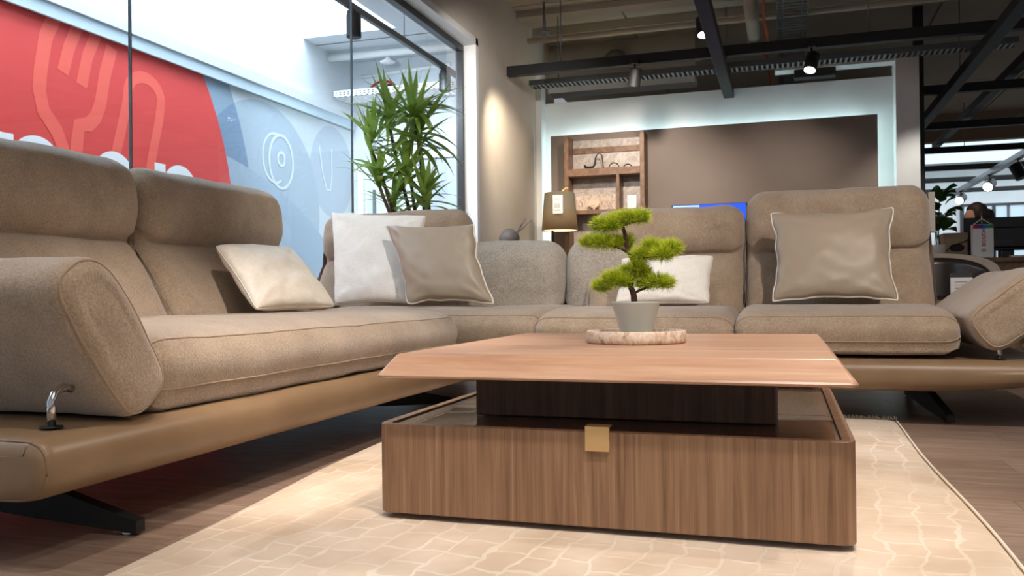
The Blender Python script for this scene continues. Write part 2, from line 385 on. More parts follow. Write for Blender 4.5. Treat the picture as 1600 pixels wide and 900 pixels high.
# left wall with the window opening (x = -2.5 is the room face)
struct('wall_left', -2.66, -2.5, 6.90, 9.5, 0, CZ + .02, M['wall'])
struct('wall_left_header', -2.66, -2.5, -4, 6.90, 2.70, CZ + .02, M['wall'])
win = thing('window_1', (-2.62, 2.5, 0), None, None, kind='structure')
box('window_frame', -2.66, -2.60, 6.80, 6.84, 0, 2.60, M['frame_dark'], win)
box('window_head_track', -2.66, -2.60, -3, 6.84, 2.585, 2.64, M['frame_dark'], win)
box('window_sill', -2.66, -2.60, -3, 6.80, 0, .04, M['frame_dark'], win)
box('window_reveal', -2.66, -2.488, 6.84, 6.90, 0, 2.70, M['white_paint'], win)
box('window_head_reveal', -2.66, -2.488, -3, 6.90, 2.64, 2.70, M['white_paint'], win)
ys = [.95, 2.942, 4.89, 6.80]
for k in range(3):
    box('window_pane', -2.636, -2.624, ys[k] + .003, ys[k + 1] - .003, .04, 2.585, M['glass'], win)
    if k: box('window_joint', -2.637, -2.623, ys[k] - .003, ys[k] + .003, .04, 2.585, M['galv'], win)

# atrium beyond the glass
struct('wall_atrium_upper', -4.5, -4.34, -3, 8.2, 2.42, 4.3, M['atrium_white'])
struct('wall_atrium_lower', -4.5, -4.34, -3, 8.2, 0, 2.42, M['atrium_white'])
struct('trim_4', -4.34, -4.27, -3, 8.05, 2.33, 2.42, M['atrium_white'])
struct('wall_atrium_end', -4.5, -2.66, 8.05, 8.2, 0, 3.2, M['atrium_white'])
struct('ceiling_atrium_end', -4.5, -2.66, 7.12, 8.2, 2.96, 3.04, M['atrium_white'])
struct('wall_shaft_end', -4.5, -3.37, 7.12, 7.2, 3.04, 4.3, M['atrium_white'])
struct('ceiling_atrium_side', -3.37, -2.66, -3, 7.12, 2.96, 3.04, M['atrium_white'])
struct('wall_shaft_side', -3.37, -3.3, -3, 7.2, 3.04, 4.3, M['atrium_white'])
struct('window_2', -4.34, -3.37, -3, 7.12, 4.12, 4.16, M['sky_glass'])
for yy in (7.35,): struct('trim_5', -4.34, -2.66, yy, yy + .01, 2.954, 2.96, M['galv'])
# glazed door screen in the atrium end wall
dr = thing('door_1', (-3.3, 8.02, 0), None, None, kind='structure')
box('door_frame', -3.66, -2.65, 8.0, 8.05, 1.90, 1.96, M['white_paint'], dr)
box('door_frame', -4.24, -4.18, 8.0, 8.05, 0, 1.86, M['white_paint'], dr)
box('door_leaf', -3.55, -3.12, 8.02, 8.05, .02, 1.88, plain('pale_blue_door', (188, 200, 212), .3), dr)
box('door_leaf', -3.11, -2.68, 8.02, 8.05, .02, 1.88, plain('pale_blue_door2', (198, 208, 216), .3), dr)
box('door_leaf', -4.1, -3.7, 8.02, 8.05, .02, 1.86, plain('pale_door', (216, 222, 228), .3), dr)
box('door_handle', -4.06, -4.04, 7.98, 8.02, 1.3, 1.6, M['galv'], dr)

# ------------------------------------------------------------------ mural
mural = thing('wall_mural', (-4.3, 4.5, 0), 'long printed mural with red disc, fork and spoon and blue circles behind the glass', 'mural')
MX = -4.335
def mprint(name, polys, mat, layer, parent=mural, th=.0016):
    """flat print pieces: polygons in (y,z) on the mural, clipped to the board"""
    V = []; Fc = []; x0 = MX + .0122 + layer * .0006; x1 = x0 + .0004
    for P in polys:
        n = len(V); m = len(P); V += [(x1, a, b) for a, b in P] + [(x0, a, b) for a, b in P]
        bm_ = list(range(n, n + m)); Fc.append(tuple(bm_)); 
        for i in range(m): Fc.append((n + i, n + (i + 1) % m, n + m + (i + 1) % m, n + m + i))
    return fixn(build(name, V, Fc, mat, parent, smooth=False))
def clip_poly(P, top=2.32, bot=.02, yl=-2.9, yr=8.04):
    for ax, val, sgn in ((1, top, 1), (1, bot, -1), (0, yr, 1), (0, yl, -1)):
        out = []
        for i in range(len(P)):
            a, b = P[i - 1], P[i]; ia = (a[ax] - val) * sgn <= 0; ib = (b[ax] - val) * sgn <= 0
            if ia != ib:
                t = (val - a[ax]) / (b[ax] - a[ax]); out.append((a[0] + (b[0] - a[0]) * t, a[1] + (b[1] - a[1]) * t))
            if ib: out.append(b)
        P = out
    return P
def disc(cy, cz, ry, rz=None, n=72, a0=0, a1=2 * PI): rz = rz or ry; return [(cy + ry * math.cos(a0 + (a1 - a0) * k / n), cz + rz * math.sin(a0 + (a1 - a0) * k / n)) for k in range(n)]
def stroke(pts, wd):
    polys = []
    for a, b in zip(pts, pts[1:]):
        dx, dy = b[0] - a[0], b[1] - a[1]; l = math.hypot(dx, dy) or 1; nx, ny = -dy / l * wd / 2, dx / l * wd / 2
        polys.append([(a[0] + nx, a[1] + ny), (b[0] + nx, b[1] + ny), (b[0] - nx, b[1] - ny), (a[0] - nx, a[1] - ny)])
    for p in pts[1:-1]: polys.append(disc(p[0], p[1], wd / 2, n=12))
    return polys
def ribbon(pts, wd):
    """one polygon strip with smooth width"""
    L_, R_ = [], []
    for i, p in enumerate(pts):
        a = pts[max(i - 1, 0)]; b = pts[min(i + 1, len(pts) - 1)]; dx, dy = b[0] - a[0], b[1] - a[1]; l = math.hypot(dx, dy) or 1
        L_.append((p[0] - dy / l * wd / 2, p[1] + dx / l * wd / 2)); R_.append((p[0] + dy / l * wd / 2, p[1] - dx / l * wd / 2))
    return [[L_[i], L_[i + 1], R_[i + 1], R_[i]] for i in range(len(pts) - 1)]
def arc(cy, cz, ry, rz, a0, a1, n=24): return [(cy + ry * math.cos(math.radians(a0 + (a1 - a0) * k / n)), cz + rz * math.sin(math.radians(a0 + (a1 - a0) * k / n))) for k in range(n + 1)]
def flat(name, c): return plain(name, c, .55)
box('mural_board', MX - .005, MX + .012, -2.9, 8.04, .02, 2.32, flat('mural_pale_blue', (212, 222, 228)), mural)
def inter(P, cy, cz, r):
    Q = P; K = disc(cy, cz, r, n=64)
    for i in range(len(K)):
        a, b = K[i - 1], K[i]; out = []
        for j in range(len(Q)):
            p, q = Q[j - 1], Q[j]; sp_ = (b[0] - a[0]) * (p[1] - a[1]) - (b[1] - a[1]) * (p[0] - a[0]); sq = (b[0] - a[0]) * (q[1] - a[1]) - (b[1] - a[1]) * (q[0] - a[0])
            if (sp_ >= 0) != (sq >= 0): t = sp_ / (sp_ - sq); out.append((p[0] + (q[0] - p[0]) * t, p[1] + (q[1] - p[1]) * t))
            if sq >= 0: out.append(q)
        Q = out
    return Q
mprint('blue_ring', [clip_poly(disc(3.8, 1.0, 2.48))], flat('mural_steel_blue', (152, 174, 194)), 1)
mprint('overlap_lens', [clip_poly(inter(disc(6.43, 1.28, .93, n=64), 3.8, 1.0, 2.48))], flat('mural_overlap', (132, 156, 184)), 1.6)
mprint('red_disc', [clip_poly(disc(3.8, 1.0, 2.2))], flat('mural_red', (232, 76, 72)), 3)
mprint('blue_disc', [clip_poly(disc(6.43, 1.28, .93, .93))], flat('mural_mid_blue', (182, 198, 212)), .3)
mprint('blue_disc', [clip_poly(disc(7.62, 1.75, .42, .46))], flat('mural_mid_blue2', (190, 203, 216)), .1)
mprint('blue_band', [clip_poly(p) for p in ribbon(arc(5.2, -.6, 3.0, 2.1, 100, 20), .42)], flat('mural_band', (172, 190, 208)), 2.2)
icon_red = flat('mural_light_red', (252, 106, 92))
# fork
F_ = []
F_ += ribbon([(4.21, 2.30), (4.12, 2.12), (4.08, 1.9), (4.07, 1.78), (4.10, 1.66), (4.20, 1.55), (4.25, 1.45), (4.2, 1.2), (4.15, .9)], .1)
F_ += ribbon([(4.375, 2.27), (4.30, 2.1), (4.25, 1.93)], .09) + ribbon([(4.525, 2.25), (4.45, 2.08), (4.40, 1.88)], .09)
F_ += ribbon([(4.665, 2.2), (4.60, 2.0), (4.56, 1.8), (4.52, 1.7), (4.46, 1.64), (4.38, 1.62), (4.36, 1.5), (4.33, 1.2), (4.3, .9)], .1)
mprint('fork_icon', [clip_poly(p) for p in F_], icon_red, 5)
mprint('spoon_icon', [clip_poly(p) for p in ribbon([(4.68, 1.1), (4.70, 1.5), (4.80, 1.85)] + arc(4.975, 1.93, .165, .14, 170, 0, 12) + [(5.12, 1.8), (5.04, 1.5), (4.98, 1.2)], .085)], icon_red, 5)
lt = flat('mural_lettering', (244, 247, 250))
mprint('letter', [[(3.77, .95), (3.885, .95), (3.885, 1.475), (3.77, 1.475)]] + ribbon(arc(4.05, 1.30, .14, .14, 180, 0) + [(4.19, .95)], .11) + [[(3.885, 1.2), (3.9, 1.2), (4.1, 1.44), (4.0, 1.45)]], lt, 6)
mprint('letter', ribbon(arc(4.68, 1.22, .17, .22, 0, 360, 40), .115), lt, 6)
mprint('letter', [[(5.067, .95), (5.18, .95), (5.18, 1.48), (5.067, 1.48)]] + ribbon(arc(5.34, 1.30, .14, .14, 180, 0) + [(5.48, .95)], .11), lt, 6)
wl = flat('mural_white_line', (226, 236, 242))
mprint('icon_outline', ribbon(arc(6.7, 1.72, .19, .24, 0, 360, 40), .026), wl, 6)
mprint('icon_side_arc', ribbon(arc(6.6, 1.74, .19, .22, 70, 300, 30), .022), wl, 5.5)
mprint('icon_centre_ring', ribbon(arc(6.70, 1.745, .055, .06, 0, 360, 24), .026), wl, 6)
mprint('bottle_icon', ribbon([(7.36, 1.98), (7.42, 1.72), (7.50, 1.56), (7.57, 1.56), (7.60, 1.7), (7.60, 1.98)], .022), wl, 6)
ts = glass('mural_top_strip', (225, 240, 248))
box('frosted_strip', MX + .03, MX + .05, -2.9, 8.03, 2.24, 2.33, flat('frosted_edge', (196, 214, 226)), mural)

# ------------------------------------------------------------------ shop niche with backlit panel
niche = thing('backlit_wall', (-.75, 8.9, 0), None, None, kind='structure')
box('niche_wall', -2.52, 1.02, 8.9, 9.0, 0, 2.56, M['wall_white'], niche)
box('niche_side', -2.5, -2.44, 8.72, 8.9, 0, 2.86, M['wall_white'], niche)
box('niche_pillar', 1.02, 1.22, 8.68, 9.0, 0, 2.70, M['wall_white'], niche)
box('niche_header', -.06, 1.02, 8.72, 8.9, 2.66, 2.70, M['wall_white'], niche)
box('taupe_panel', -2.345, .865, 8.74, 8.77, .1, 2.175, M['panel'], niche, bv=.004)
box('led_strip', -2.26, .78, 8.77, 8.785, 2.09, 2.10, M['led'], niche)
box('led_strip', -2.30, -2.29, 8.77, 8.785, .2, 2.09, M['led'], niche)
box('led_strip', .80, .81, 8.77, 8.785, .2, 2.09, M['led'], niche)
area_light('led_glow_top', (-.75, 8.80, 2.11), (PI * .80, 0, 0), 3.1, .03, 3.2, (.72, .95, 1))
area_light('led_glow_left', (-2.30, 8.80, 1.2), (0, PI / 2, 0), 2.0, .03, 1.6, (.72, .95, 1))
area_light('led_glow_right', (.82, 8.80, 1.2), (0, -PI / 2, 0), 2.0, .03, 1.6, (.72, .95, 1))
box('niche_vent', .12, .5, 8.74, 8.88, 2.58, 2.66, M['frame_dark'], niche)
struct('wall_dark_post', 1.25, 1.335, 9.2, 9.3, 0, CZ, M['black'])

# shelf unit
sh = thing('shelf_unit', (-1.72, 8.5, 0), 'tall walnut open shelf unit with marble back mounted before the taupe panel', 'shelf')
for x in (-2.14, -1.36): box('side_panel', x, x + .045, 8.5, 8.74, 0, 2.12, M['walnut_shelf'], sh, bv=.003)
for z, d, t in ((1.96, .2, .06), (1.70, 0, .075), (1.31, 0, .04), (.9, 0, .04), (.4, 0, .04)): box('shelf', -2.095, -1.36, 8.5 + d, 8.74, z, z + t, M['walnut_shelf'], sh, bv=.003)
box('divider', -1.60, -1.57, 8.5, 8.74, 1.35, 1.70, M['walnut_shelf'], sh)
box('back_panel', -2.095, -1.36, 8.715, 8.735, .1, 2.1, M['marble'], sh, label='veined grey marble back')
box('cupboard_door', -2.095, -1.36, 8.5, 8.53, .05, .9, M['walnut_shelf'], sh)
# wavy sculpture
v, f = gtube([(-1.90 + .05 * math.cos(a), 8.6, 1.823 + .03 * math.sin(a)) for a in [PI, PI * 1.25, PI * 1.5, PI * 1.75]] + [(-1.84, 8.6, 1.82), (-1.83, 8.6, 1.90), (-1.80, 8.6, 1.94), (-1.765, 8.6, 1.92), (-1.755, 8.6, 1.84), (-1.75, 8.6, 1.790)], .008, 8, radii=[.01, .014, .016, .012, .01, .008, .006, .006, .006, .006])
build('wave_sculpture', v, f, M['black'], label='tall black looped metal ornament on the upper walnut shelf', cat='ornament')
for k, x in enumerate((-1.64, -1.50)):
    v, f = gtube([(x + (.05 - .01 * k) * math.cos(a), 8.6, 1.781 + (.05 - .02 * k) * math.sin(a)) for a in [PI * q / 12 for q in range(13)]], .006, 8)
    build('arch_ornament', v, f, M['black'], label='black arched metal ornament, ' + ('the taller one beside the looped one' if k == 0 else 'the low one by the right shelf side'), cat='ornament')
def heart(cx, y, z, s):
    P = [];
    for k in range(40):
        t = 2 * PI * k / 40; P.append((16 * math.sin(t) ** 3 / 17 * s, (13 * math.cos(t) - 5 * math.cos(2 * t) - 2 * math.cos(3 * t) - math.cos(4 * t)) / 17 * s))
    mz = min(p[1] for p in P); n = 40; V = [(cx + a, y, z + b - mz) for a, b in P] + [(cx + a, y + .015, z + b - mz) for a, b in P]
    return V, [tuple(range(n)), tuple(range(2 * n - 1, n - 1, -1))] + [(i, (i + 1) % n, n + (i + 1) % n, n + i) for i in range(n)]
ht = thing('heart_sign', (-1.85, 8.58, 1.351), 'pale wooden heart sign with script lettering on the middle shelf', 'sign')
v, f = heart(-1.85, 8.58, 1.351, .065); fixn(build('heart_plate', v, f, plain('pale_wood', (226, 200, 170), .6), ht, smooth=False))
for k in range(2):
    pts = [(-1.885 + i * .006, 8.577, 1.40 - k * .022 + .004 * math.sin(i * 1.9)) for i in range(12 if k else 9)]
    v, f = gtube(pts, .0014, 4); build('script_line', v, f, M['black'], ht)
box('shelf_card', -1.50, -1.41, 8.56, 8.565, 1.351, 1.49, M['paper'], label='white paper card standing at the right of the middle shelf', cat='card')
box('stone_slab', -2.06, -1.63, 8.68, 8.71, 1.351, 1.52, M['travertine'], label='pale stone slab leaning at the back of the middle shelf', cat='slab')

# floor lamp
lp = thing('floor_lamp', (-2.19, 8.2, 0), 'floor lamp with black pole and grey drum shade beside the shelf unit', 'lamp')
lc = (-2.115, 8.2, 0)
v, f = grev([(.150, 1.50), (.180, 1.125), (.177, 1.125), (.147, 1.50)], lc, 40, True); build('lamp_shade', v, f, M['shade'], lp)
v, f = grev([(.001, 1.13), (.17, 1.13)], lc, 32); build('diffuser', v, f, plain('lamp_diffuser', (255, 235, 200), .5, emit=(255, 222, 170), es=1.6), lp)
v, f = gtube([(-2.19, 8.2, .0), (-2.19, 8.2, 1.25), (-2.115, 8.2, 1.3), (-2.115, 8.2, 1.5)], .014, 8); build('pole', v, f, M['black'], lp)
v, f = grev([(.001, 0), (.14, 0), (.14, .02), (.001, .03)], (-2.19, 8.2, 0), 32); build('base', v, f, M['black'], lp)
v, f = gtube([(-2.11, 8.2, 1.5), (-2.06, 8.2, 1.545), (-2.02, 8.2, 1.55)], .007, 6); build('finial', v, f, M['brass'], lp)
tg = box('price_tag', -2.135, -2.035, 8.012, 8.015, 1.28, 1.46, M['paper'], lp)
for z in (1.42, 1.37, 1.355, 1.34, 1.31): box('printed_line', -2.12, -2.06, 8.0105, 8.012, z, z + .004, M['ink'], tg)
l = bpy.data.lights.new('lamp_bulb', 'POINT'); l.energy = 11; l.color = (1, .75, .45); l.shadow_soft_size = .04
o = bpy.data.objects.new('lamp_bulb', l); COL.objects.link(o); o.location = (-2.115, 8.2, 1.22)
# television
tv = thing('television', (-.69, 8.5, .55), 'flat television showing a blue picture in front of the taupe panel', 'television')
box('bezel', -1.05, -.33, 8.5, 8.54, .95, 1.362, M['black_matte'], tv, bv=.004)
box('screen', -1.04, -.34, 8.494, 8.499, .965, 1.357, plain('tv_screen', (20, 60, 200), .3, emit=(40, 90, 235), es=.8), tv)
box('pale_screen_area', -1.035, -.78, 8.491, 8.494, 1.28, 1.352, plain('tv_pale', (150, 200, 255), .3, emit=(140, 190, 250), es=.8), tv)
box('stand_neck', -.72, -.66, 8.51, 8.53, .60, .95, M['black_matte'], tv); box('stand_foot', -.85, -.53, 8.42, 8.62, .58, .6, M['black_matte'], tv)
sb = thing('media_sideboard', (-.4, 8.5, 0), 'low taupe media sideboard under the television', 'sideboard')
box('body', -1.2, .6, 8.35, 8.70, .08, .58, M['panel'], sb); 
for k in range(3): box('door', -1.19 + k * .6, -.61 + k * .6, 8.335, 8.35, .1, .56, M['panel'], sb, bv=.003)
box('plinth', -1.1, .5, 8.4, 8.69, 0, .08, M['black'], sb)
# grey shapes modelled in place of shadows on the left wall
vs_ = thing('wall_shadow_shapes', (-2.3, 7.0, 0), 'grey disc, streaks and stem modelled in place of shadows on the beige wall', 'shadow_disc')
shadow_grey = plain('wall_shadow_grey', (120, 112, 108), .6)
v, f = grev([(.001, .90), (.05, .905), (.085, .95), (.09, .99), (.06, 1.04), (.03, 1.06), (.03, 1.055), (.001, 1.05)], (-2.24, 6.95, 0), 28); build('shadow_disc', v, f, shadow_grey, vs_)
for a, b_ in (((-2.2, 6.95, 1.0), (-2.04, 6.95, 1.13)), ((-2.19, 6.95, 1.0), (-2.09, 6.95, 1.15)), ((-2.2, 6.95, 1.0), (-2.13, 6.95, 1.10))):
    v, f = gtube([a, tuple((p + q) / 2 + .006 for p, q in zip(a, b_)), b_], .005, 6, radii=[.006, .005, .003]); build('shadow_streak', v, f, shadow_grey, vs_)
v, f = grev([(.12, 0), (.12, .02), (.012, .03), (.012, .88), (.1, .89), (.1, .9), (.001, .9)], (-2.24, 6.95, 0), 24); build('stand', v, f, shadow_grey, vs_)  # stem added to carry the shapes that stand in for wall shadows

# ------------------------------------------------------------------ steel grid under the ceiling
GZ = 2.56; GH = .09
def beam_x(y, x0, x1, label, z=GZ):
    return box('grid_beam', x0, x1, y - .045, y + .045, z, z + GH, M['black'], label=label, cat='beam', bv=.006)
def beam_y(x, y0, y1, label, z=GZ - .092, mat='black'):
    return box('grid_beam', x - .05, x + .05, y0, y1, z, z + GH, M[mat], label=label, cat='beam', bv=.006)
beam_x(7.67, -2.47, 4.6, 'black crosswise ceiling beam nearest the sofa, starting at the beige wall')
beam_x(9.9, 1.25, 6.5, 'second black crosswise ceiling beam, right of the white pillar')
beam_x(12.1, 1.3, 7, 'third black crosswise ceiling beam, with a thin pale line under it')
beam_x(14.2, 1.4, 8, 'black crosswise ceiling beam in front of the brown bulkhead')
beam_x(16.3, 1.9, 8, 'black crosswise ceiling beam just beyond the brown bulkhead')
beam_x(18.1, 1.9, 8, 'second crosswise ceiling beam beyond the bulkhead, before the pale ceiling')
beam_x(20.1, 1.9, 8.5, 'farthest crosswise ceiling beam, above the office windows')
beam_y(-.51, 3.5, 9.6, 'black lengthwise ceiling beam passing over the backlit wall')
beam_y(1.62, 4.6, 14.8, 'wide black lengthwise ceiling beam just right of the white pillar')
beam_y(3.42, 8.5, 20, 'grey lengthwise ceiling beam carrying the far spotlights', mat='galv')
beam_y(2.25, 6.0, 14.5, 'thin upper lengthwise ceiling rail at the far right', z=GZ + .12)
for x, y, z0, rl in ((-2.1, 8.15, 2.61, 'on the perforated tray near the beige wall'), (-1.95, 7.67, GZ + GH, 'on the front black beam near the beige wall'), (.7, 7.67, GZ + GH, 'on the front black beam right of the lit spotlight'), (-.51, 8.6, GZ, 'on the lengthwise beam above the backlit wall'), (1.62, 9, GZ, 'on the wide lengthwise beam right of the pillar'), (2.7, 9.9, GZ + GH, 'on the second crosswise beam'), (3.2, 12.1, GZ + GH, 'on the third crosswise beam'), (2.6, 14.2, GZ + GH, 'on the beam before the brown bulkhead')):
    v, f = gtube([(x, y, z0), (x, y, CZ + .01)], .006, 6); build('hanger_rod', v, f, M['galv'], label='thin steel hanger rod ' + rl, cat='rod')
# cable trays with rungs and perforations (joined slots are stuff)
def cable_tray(pts0, pts1, wd, label, along, z, group=None):
    t = thing('cable_tray', ((pts0[0] + pts1[0]) / 2, (pts0[1] + pts1[1]) / 2, z), label, 'cable tray')
    gs = []
    x0, y0 = pts0; x1, y1 = pts1
    if along == 'x':
        for s in (-1, 1): box('side_rail', x0, x1, y0 + s * wd / 2 - .004, y0 + s * wd / 2 + .004, z, z + .055, M['galv'], t)
        n = int((x1 - x0) / .045)
        for k in range(n): xx = x0 + k * .045; gs.append(gbox(xx, xx + .018, y0 - wd / 2, y0 + wd / 2, z, z + .006)); gs.append(gbox(xx, xx + .016, y0 - wd / 2 - .008, y0 - wd / 2 - .004, z + .005, z + .05))
    else:
        for s in (-1, 1): box('side_rail', x0 + s * wd / 2 - .005, x0 + s * wd / 2 + .005, y0, y1, z, z + .06, M['galv'], t)
        for s in (-.32, .32): box('inner_rail', x0 + s * wd - .006, x0 + s * wd + .006, y0, y1, z, z + .01, M['galv'], t)
        n = int((y1 - y0) / .085)
        for k in range(n): yy = y0 + k * .085; gs.append(gbox(x0 - wd / 2, x0 + wd / 2, yy, yy + .022, z, z + .008))
    v, f = join(*gs); build('tray_rungs', v, f, M['galv'], t, smooth=False, kind='stuff'); return t
cable_tray((-2.38, 8.15), (1.9, 8.15), .16, 'perforated galvanised cable tray running crosswise behind the front black beam', 'x', 2.56)
cable_tray((.1, 5.8), (.1, 12), .26, 'galvanised ladder cable tray running away above the backlit wall', 'y', 3.02)
# ventilation pipe and orange cables, sprinkler and detector
v, f = gtube([(-.26, 4.5, 3.12), (-.26, 9.0, 3.12), (-.26, 9.08, 3.1), (-.26, 9.1, 3.02)], .065, 16); build('ceiling_pipe', v, f, M['white_paint'] if False else M['ceil'], label='thick painted pipe running away under the ceiling left of the cable tray', cat='pipe')
v, f = gtube([(-.135 + .012 * math.sin(k * 1.3), 5 + k * .35, 3.0 - .03 * math.sin(k * .9)) for k in range(20)], .012, 6); build('orange_cable', v, f, M['orange'], label='orange cable strung beside the thick ceiling pipe', cat='cable')
v, f = gtube([(-2.5, 8.45, 3.12), (7, 8.45, 3.12)], .03, 10); build('sprinkler_pipe', v, f, M['ceil'], label='slim painted pipe crossing under the ceiling above the backlit wall', cat='pipe')
sp = thing('fire_sprinkler', (-2.16, 7.86, 2.96), 'small round sprinkler head hanging near the beige wall', 'sprinkler')
v, f = grev([(.001, 3.0), (.075, 3.0), (.07, 3.008), (.001, 3.02)], (-2.16, 7.86, 0), 24); build('plate', v, f, M['galv'], sp)
v, f = gtube([(-2.16, 7.86, 2.96), (-2.16, 7.86, CZ)], .01, 8, radii=[.02, .01]); build('stem', v, f, M['galv'], sp)
v, f = grev([(.001, 2.96), (.06, 2.97), (.11, 3.01), (.125, 3.06), (.11, 3.11), (.06, 3.15), (.001, 3.16)], (-1.72, 9.2, 0), 28); build('smoke_detector', v, f, plain('grey_dome', (100, 95, 86), .6), label='grey round dome detector above the front black beam', cat='detector')
v, f = grev([(.001, 2.80), (.16, 2.84), (.2, 2.9), (.12, 2.96), (.001, 2.98)], (3.3, 13.4, 0), 24); build('ceiling_dome', v, f, plain('white_dome', (150, 145, 138), .6), label='pale flat dome fitting at the far right ceiling', cat='dome')
v, f = gtube([(3.3, 13.4, 2.97), (3.3, 13.4, CZ)], .01, 6); build('hanger_rod', v, f, M['galv'], label='thin rod holding the pale dome fitting at the far right', cat='rod')

def track_spot(loc, direction, label, stem_to, on=True, r=.055, h=.16, group=None):
    """black cylinder spot; loc = centre of the housing"""
    t = thing('track_spotlight', loc, label, 'spotlight', group)
    d = Vector(direction).normalized(); c = Vector(loc); a = c - d * h / 2; b = c + d * h / 2
    v, f = gtube([a, a + d * .005, b - d * .004, b], r, 20, radii=[r * .9, r, r, r * .94]); build('housing', v, f, M['black'], t, smooth=False)
    v, f = gtube([b - d * .002, b + d * .002], r * .84, 20); build('lens', v, f, M['lens'] if on else M['black_matte'], t, smooth=False)
    v, f = gtube([c, (c.x, c.y, stem_to)], .008, 8); build('stem', v, f, M['black'], t)
    v, f = gbox(c.x - .03, c.x + .03, c.y - .05, c.y + .05, stem_to - .004, stem_to + .035, .004); build('adaptor', v, f, M['black'], t, smooth=False); return t
track_spot((-.615, 7.195, 2.70), (.1, -.35, -1), 'lit black spotlight beside the lengthwise beam at the top of the picture', 2.86)
track_spot((-1.25, 7.60, 2.43), (-.2, .25, -1), 'unlit looking black spotlight under the front beam above the shelf unit', 2.555, on=False)
track_spot((.246, 7.60, 2.43), (-.25, -.4, -1), 'lit black spotlight under the front beam before the perforated tray', 2.555)
track_spot((3.4, 16.5, 2.30), (-.5, -1, -.5), 'lit black spotlight on the grey far beam, the middle of three', 2.46, r=.09, h=.22)
track_spot((3.4, 14.6, 2.28), (.4, -.3, -1), 'dark black spotlight on the grey far beam, nearest of three', 2.46, on=False, r=.09, h=.24)
track_spot((3.4, 19.0, 2.32), (-.5, -1, -.5), 'lit black spotlight on the grey far beam, farthest of three', 2.46, r=.09, h=.22)

# atrium fittings
at = box('atrium_track', -3.02, -2.98, 4.0, 7.95, 2.60, 2.65, M['frame_dark'], label='dark lighting track along the atrium behind the glass', cat='track', bv=.004)
track_spot((-3.0, 5.62, 2.49), (0, 0, -1), 'black spotlight on the atrium track, the near one', 2.562, on=False, r=.055, h=.17)
track_spot((-3.0, 7.39, 2.49), (0, 0, -1), 'black spotlight on the atrium track behind the tall plant', 2.562, on=False, r=.055, h=.17)
for y in (4.3, 6.5): 
    v, f = gtube([(-3.0, y, 2.65), (-3.0, y, 2.96)], .004, 6); build('track_wire', v, f, M['galv'], label='thin wire holding the ' + ('near' if y < 5 else 'far') + ' part of the atrium lighting track', cat='wire')
v, f = gtube([(-4.34, 7.6, 2.955 - .06), (-2.66, 7.6, 2.94 - .06)], .035, 14); build('white_pipe', v, f, M['white_paint'], label='white pipe crossing the atrium under its low ceiling', cat='pipe')
v, f = grev([(.001, 2.78), (.07, 2.79), (.075, 2.80), (.03, 2.82), (.02, 2.845), (.001, 2.85)], (-3.69, 7.6, 0), 24); build('white_sprinkler', v, f, M['white_paint'], label='white sprinkler rose under the atrium pipe', cat='sprinkler')
tr_ = thing('white_cable_tray', (-3.6, 7.75, 2.5), 'white perforated cable tray across the atrium end wall', 'cable tray')
for s, nm in ((7.62, 'side_rail'), (7.9, 'side_rail')): box(nm, -4.3, -2.67, s, s + .008, 2.50, 2.565, M['white_paint'], tr_)
gs = [gbox(-4.3 + k * .06, -4.275 + k * .06, 7.62, 7.9, 2.5, 2.508) for k in range(27)]; v, f = join(*gs); build('tray_rungs', v, f, M['white_paint'], tr_, smooth=False, kind='stuff')
gs = [gbox(-4.28 + k * .045, -4.262 + k * .045, 7.617, 7.62, 2.52 + .02 * q, 2.528 + .02 * q) for k in range(35) for q in range(2)]; v, f = join(*gs); build('slots', v, f, M['frame_dark'], tr_, smooth=False, kind='stuff')
for q, (cc, rr_) in enumerate((((190, 40, 44), .095), ((80, 84, 90), .075))):
    v, f = gtube([(-3.80 + rr_ * 1.5 * math.cos(a), 7.72 + .08 * q, 2.53 + rr_ * (1.0) * abs(math.sin(a)) + .02) for a in [2 * PI * k / 32 for k in range(32)]], .014, 8, True)
    build('cable_coil', v, f, plain('coil_%s' % ('red' if q == 0 else 'grey'), cc, .5), label=('red' if q == 0 else 'grey') + ' coiled cable lying on the white atrium tray', cat='cable')
v, f = gtube([(-4.2, 8.03, 2.80), (-3.2, 8.03, 2.84)], .02, 8); build('thin_pipe', v, f, M['white_paint'], label='thin white conduit high on the atrium end wall', cat='pipe')

# ------------------------------------------------------------------ far office
struct('wall_far', 1.3, 12, 23, 23.2, 0, 3.6, M['wall_white'])
fw = thing('window_3', (5.2, 22.95, 1.5), None, None, kind='structure')
box('window_frame', 4.1, 8.5, 22.9, 23.0, 2.50, 2.56, M['frame_dark'], fw)
xs = [4.12, 4.46, 4.80, 5.12, 5.50, 5.85, 6.2, 6.6]
for k in range(len(xs) - 1):
    box('window_mullion', xs[k] - .03, xs[k] + (.0 if k % 2 else .045), 22.9, 23.0, .9, 2.5, M['frame_dark'], fw)
    box('window_pane', xs[k] + .04, xs[k + 1] - .03, 22.93, 22.97, .9, 2.5, M['frost'], fw)
struct('window_4', 1.9, 11, 15.6, 22.8, CZ + .26, CZ + .29, M['far_sky'])

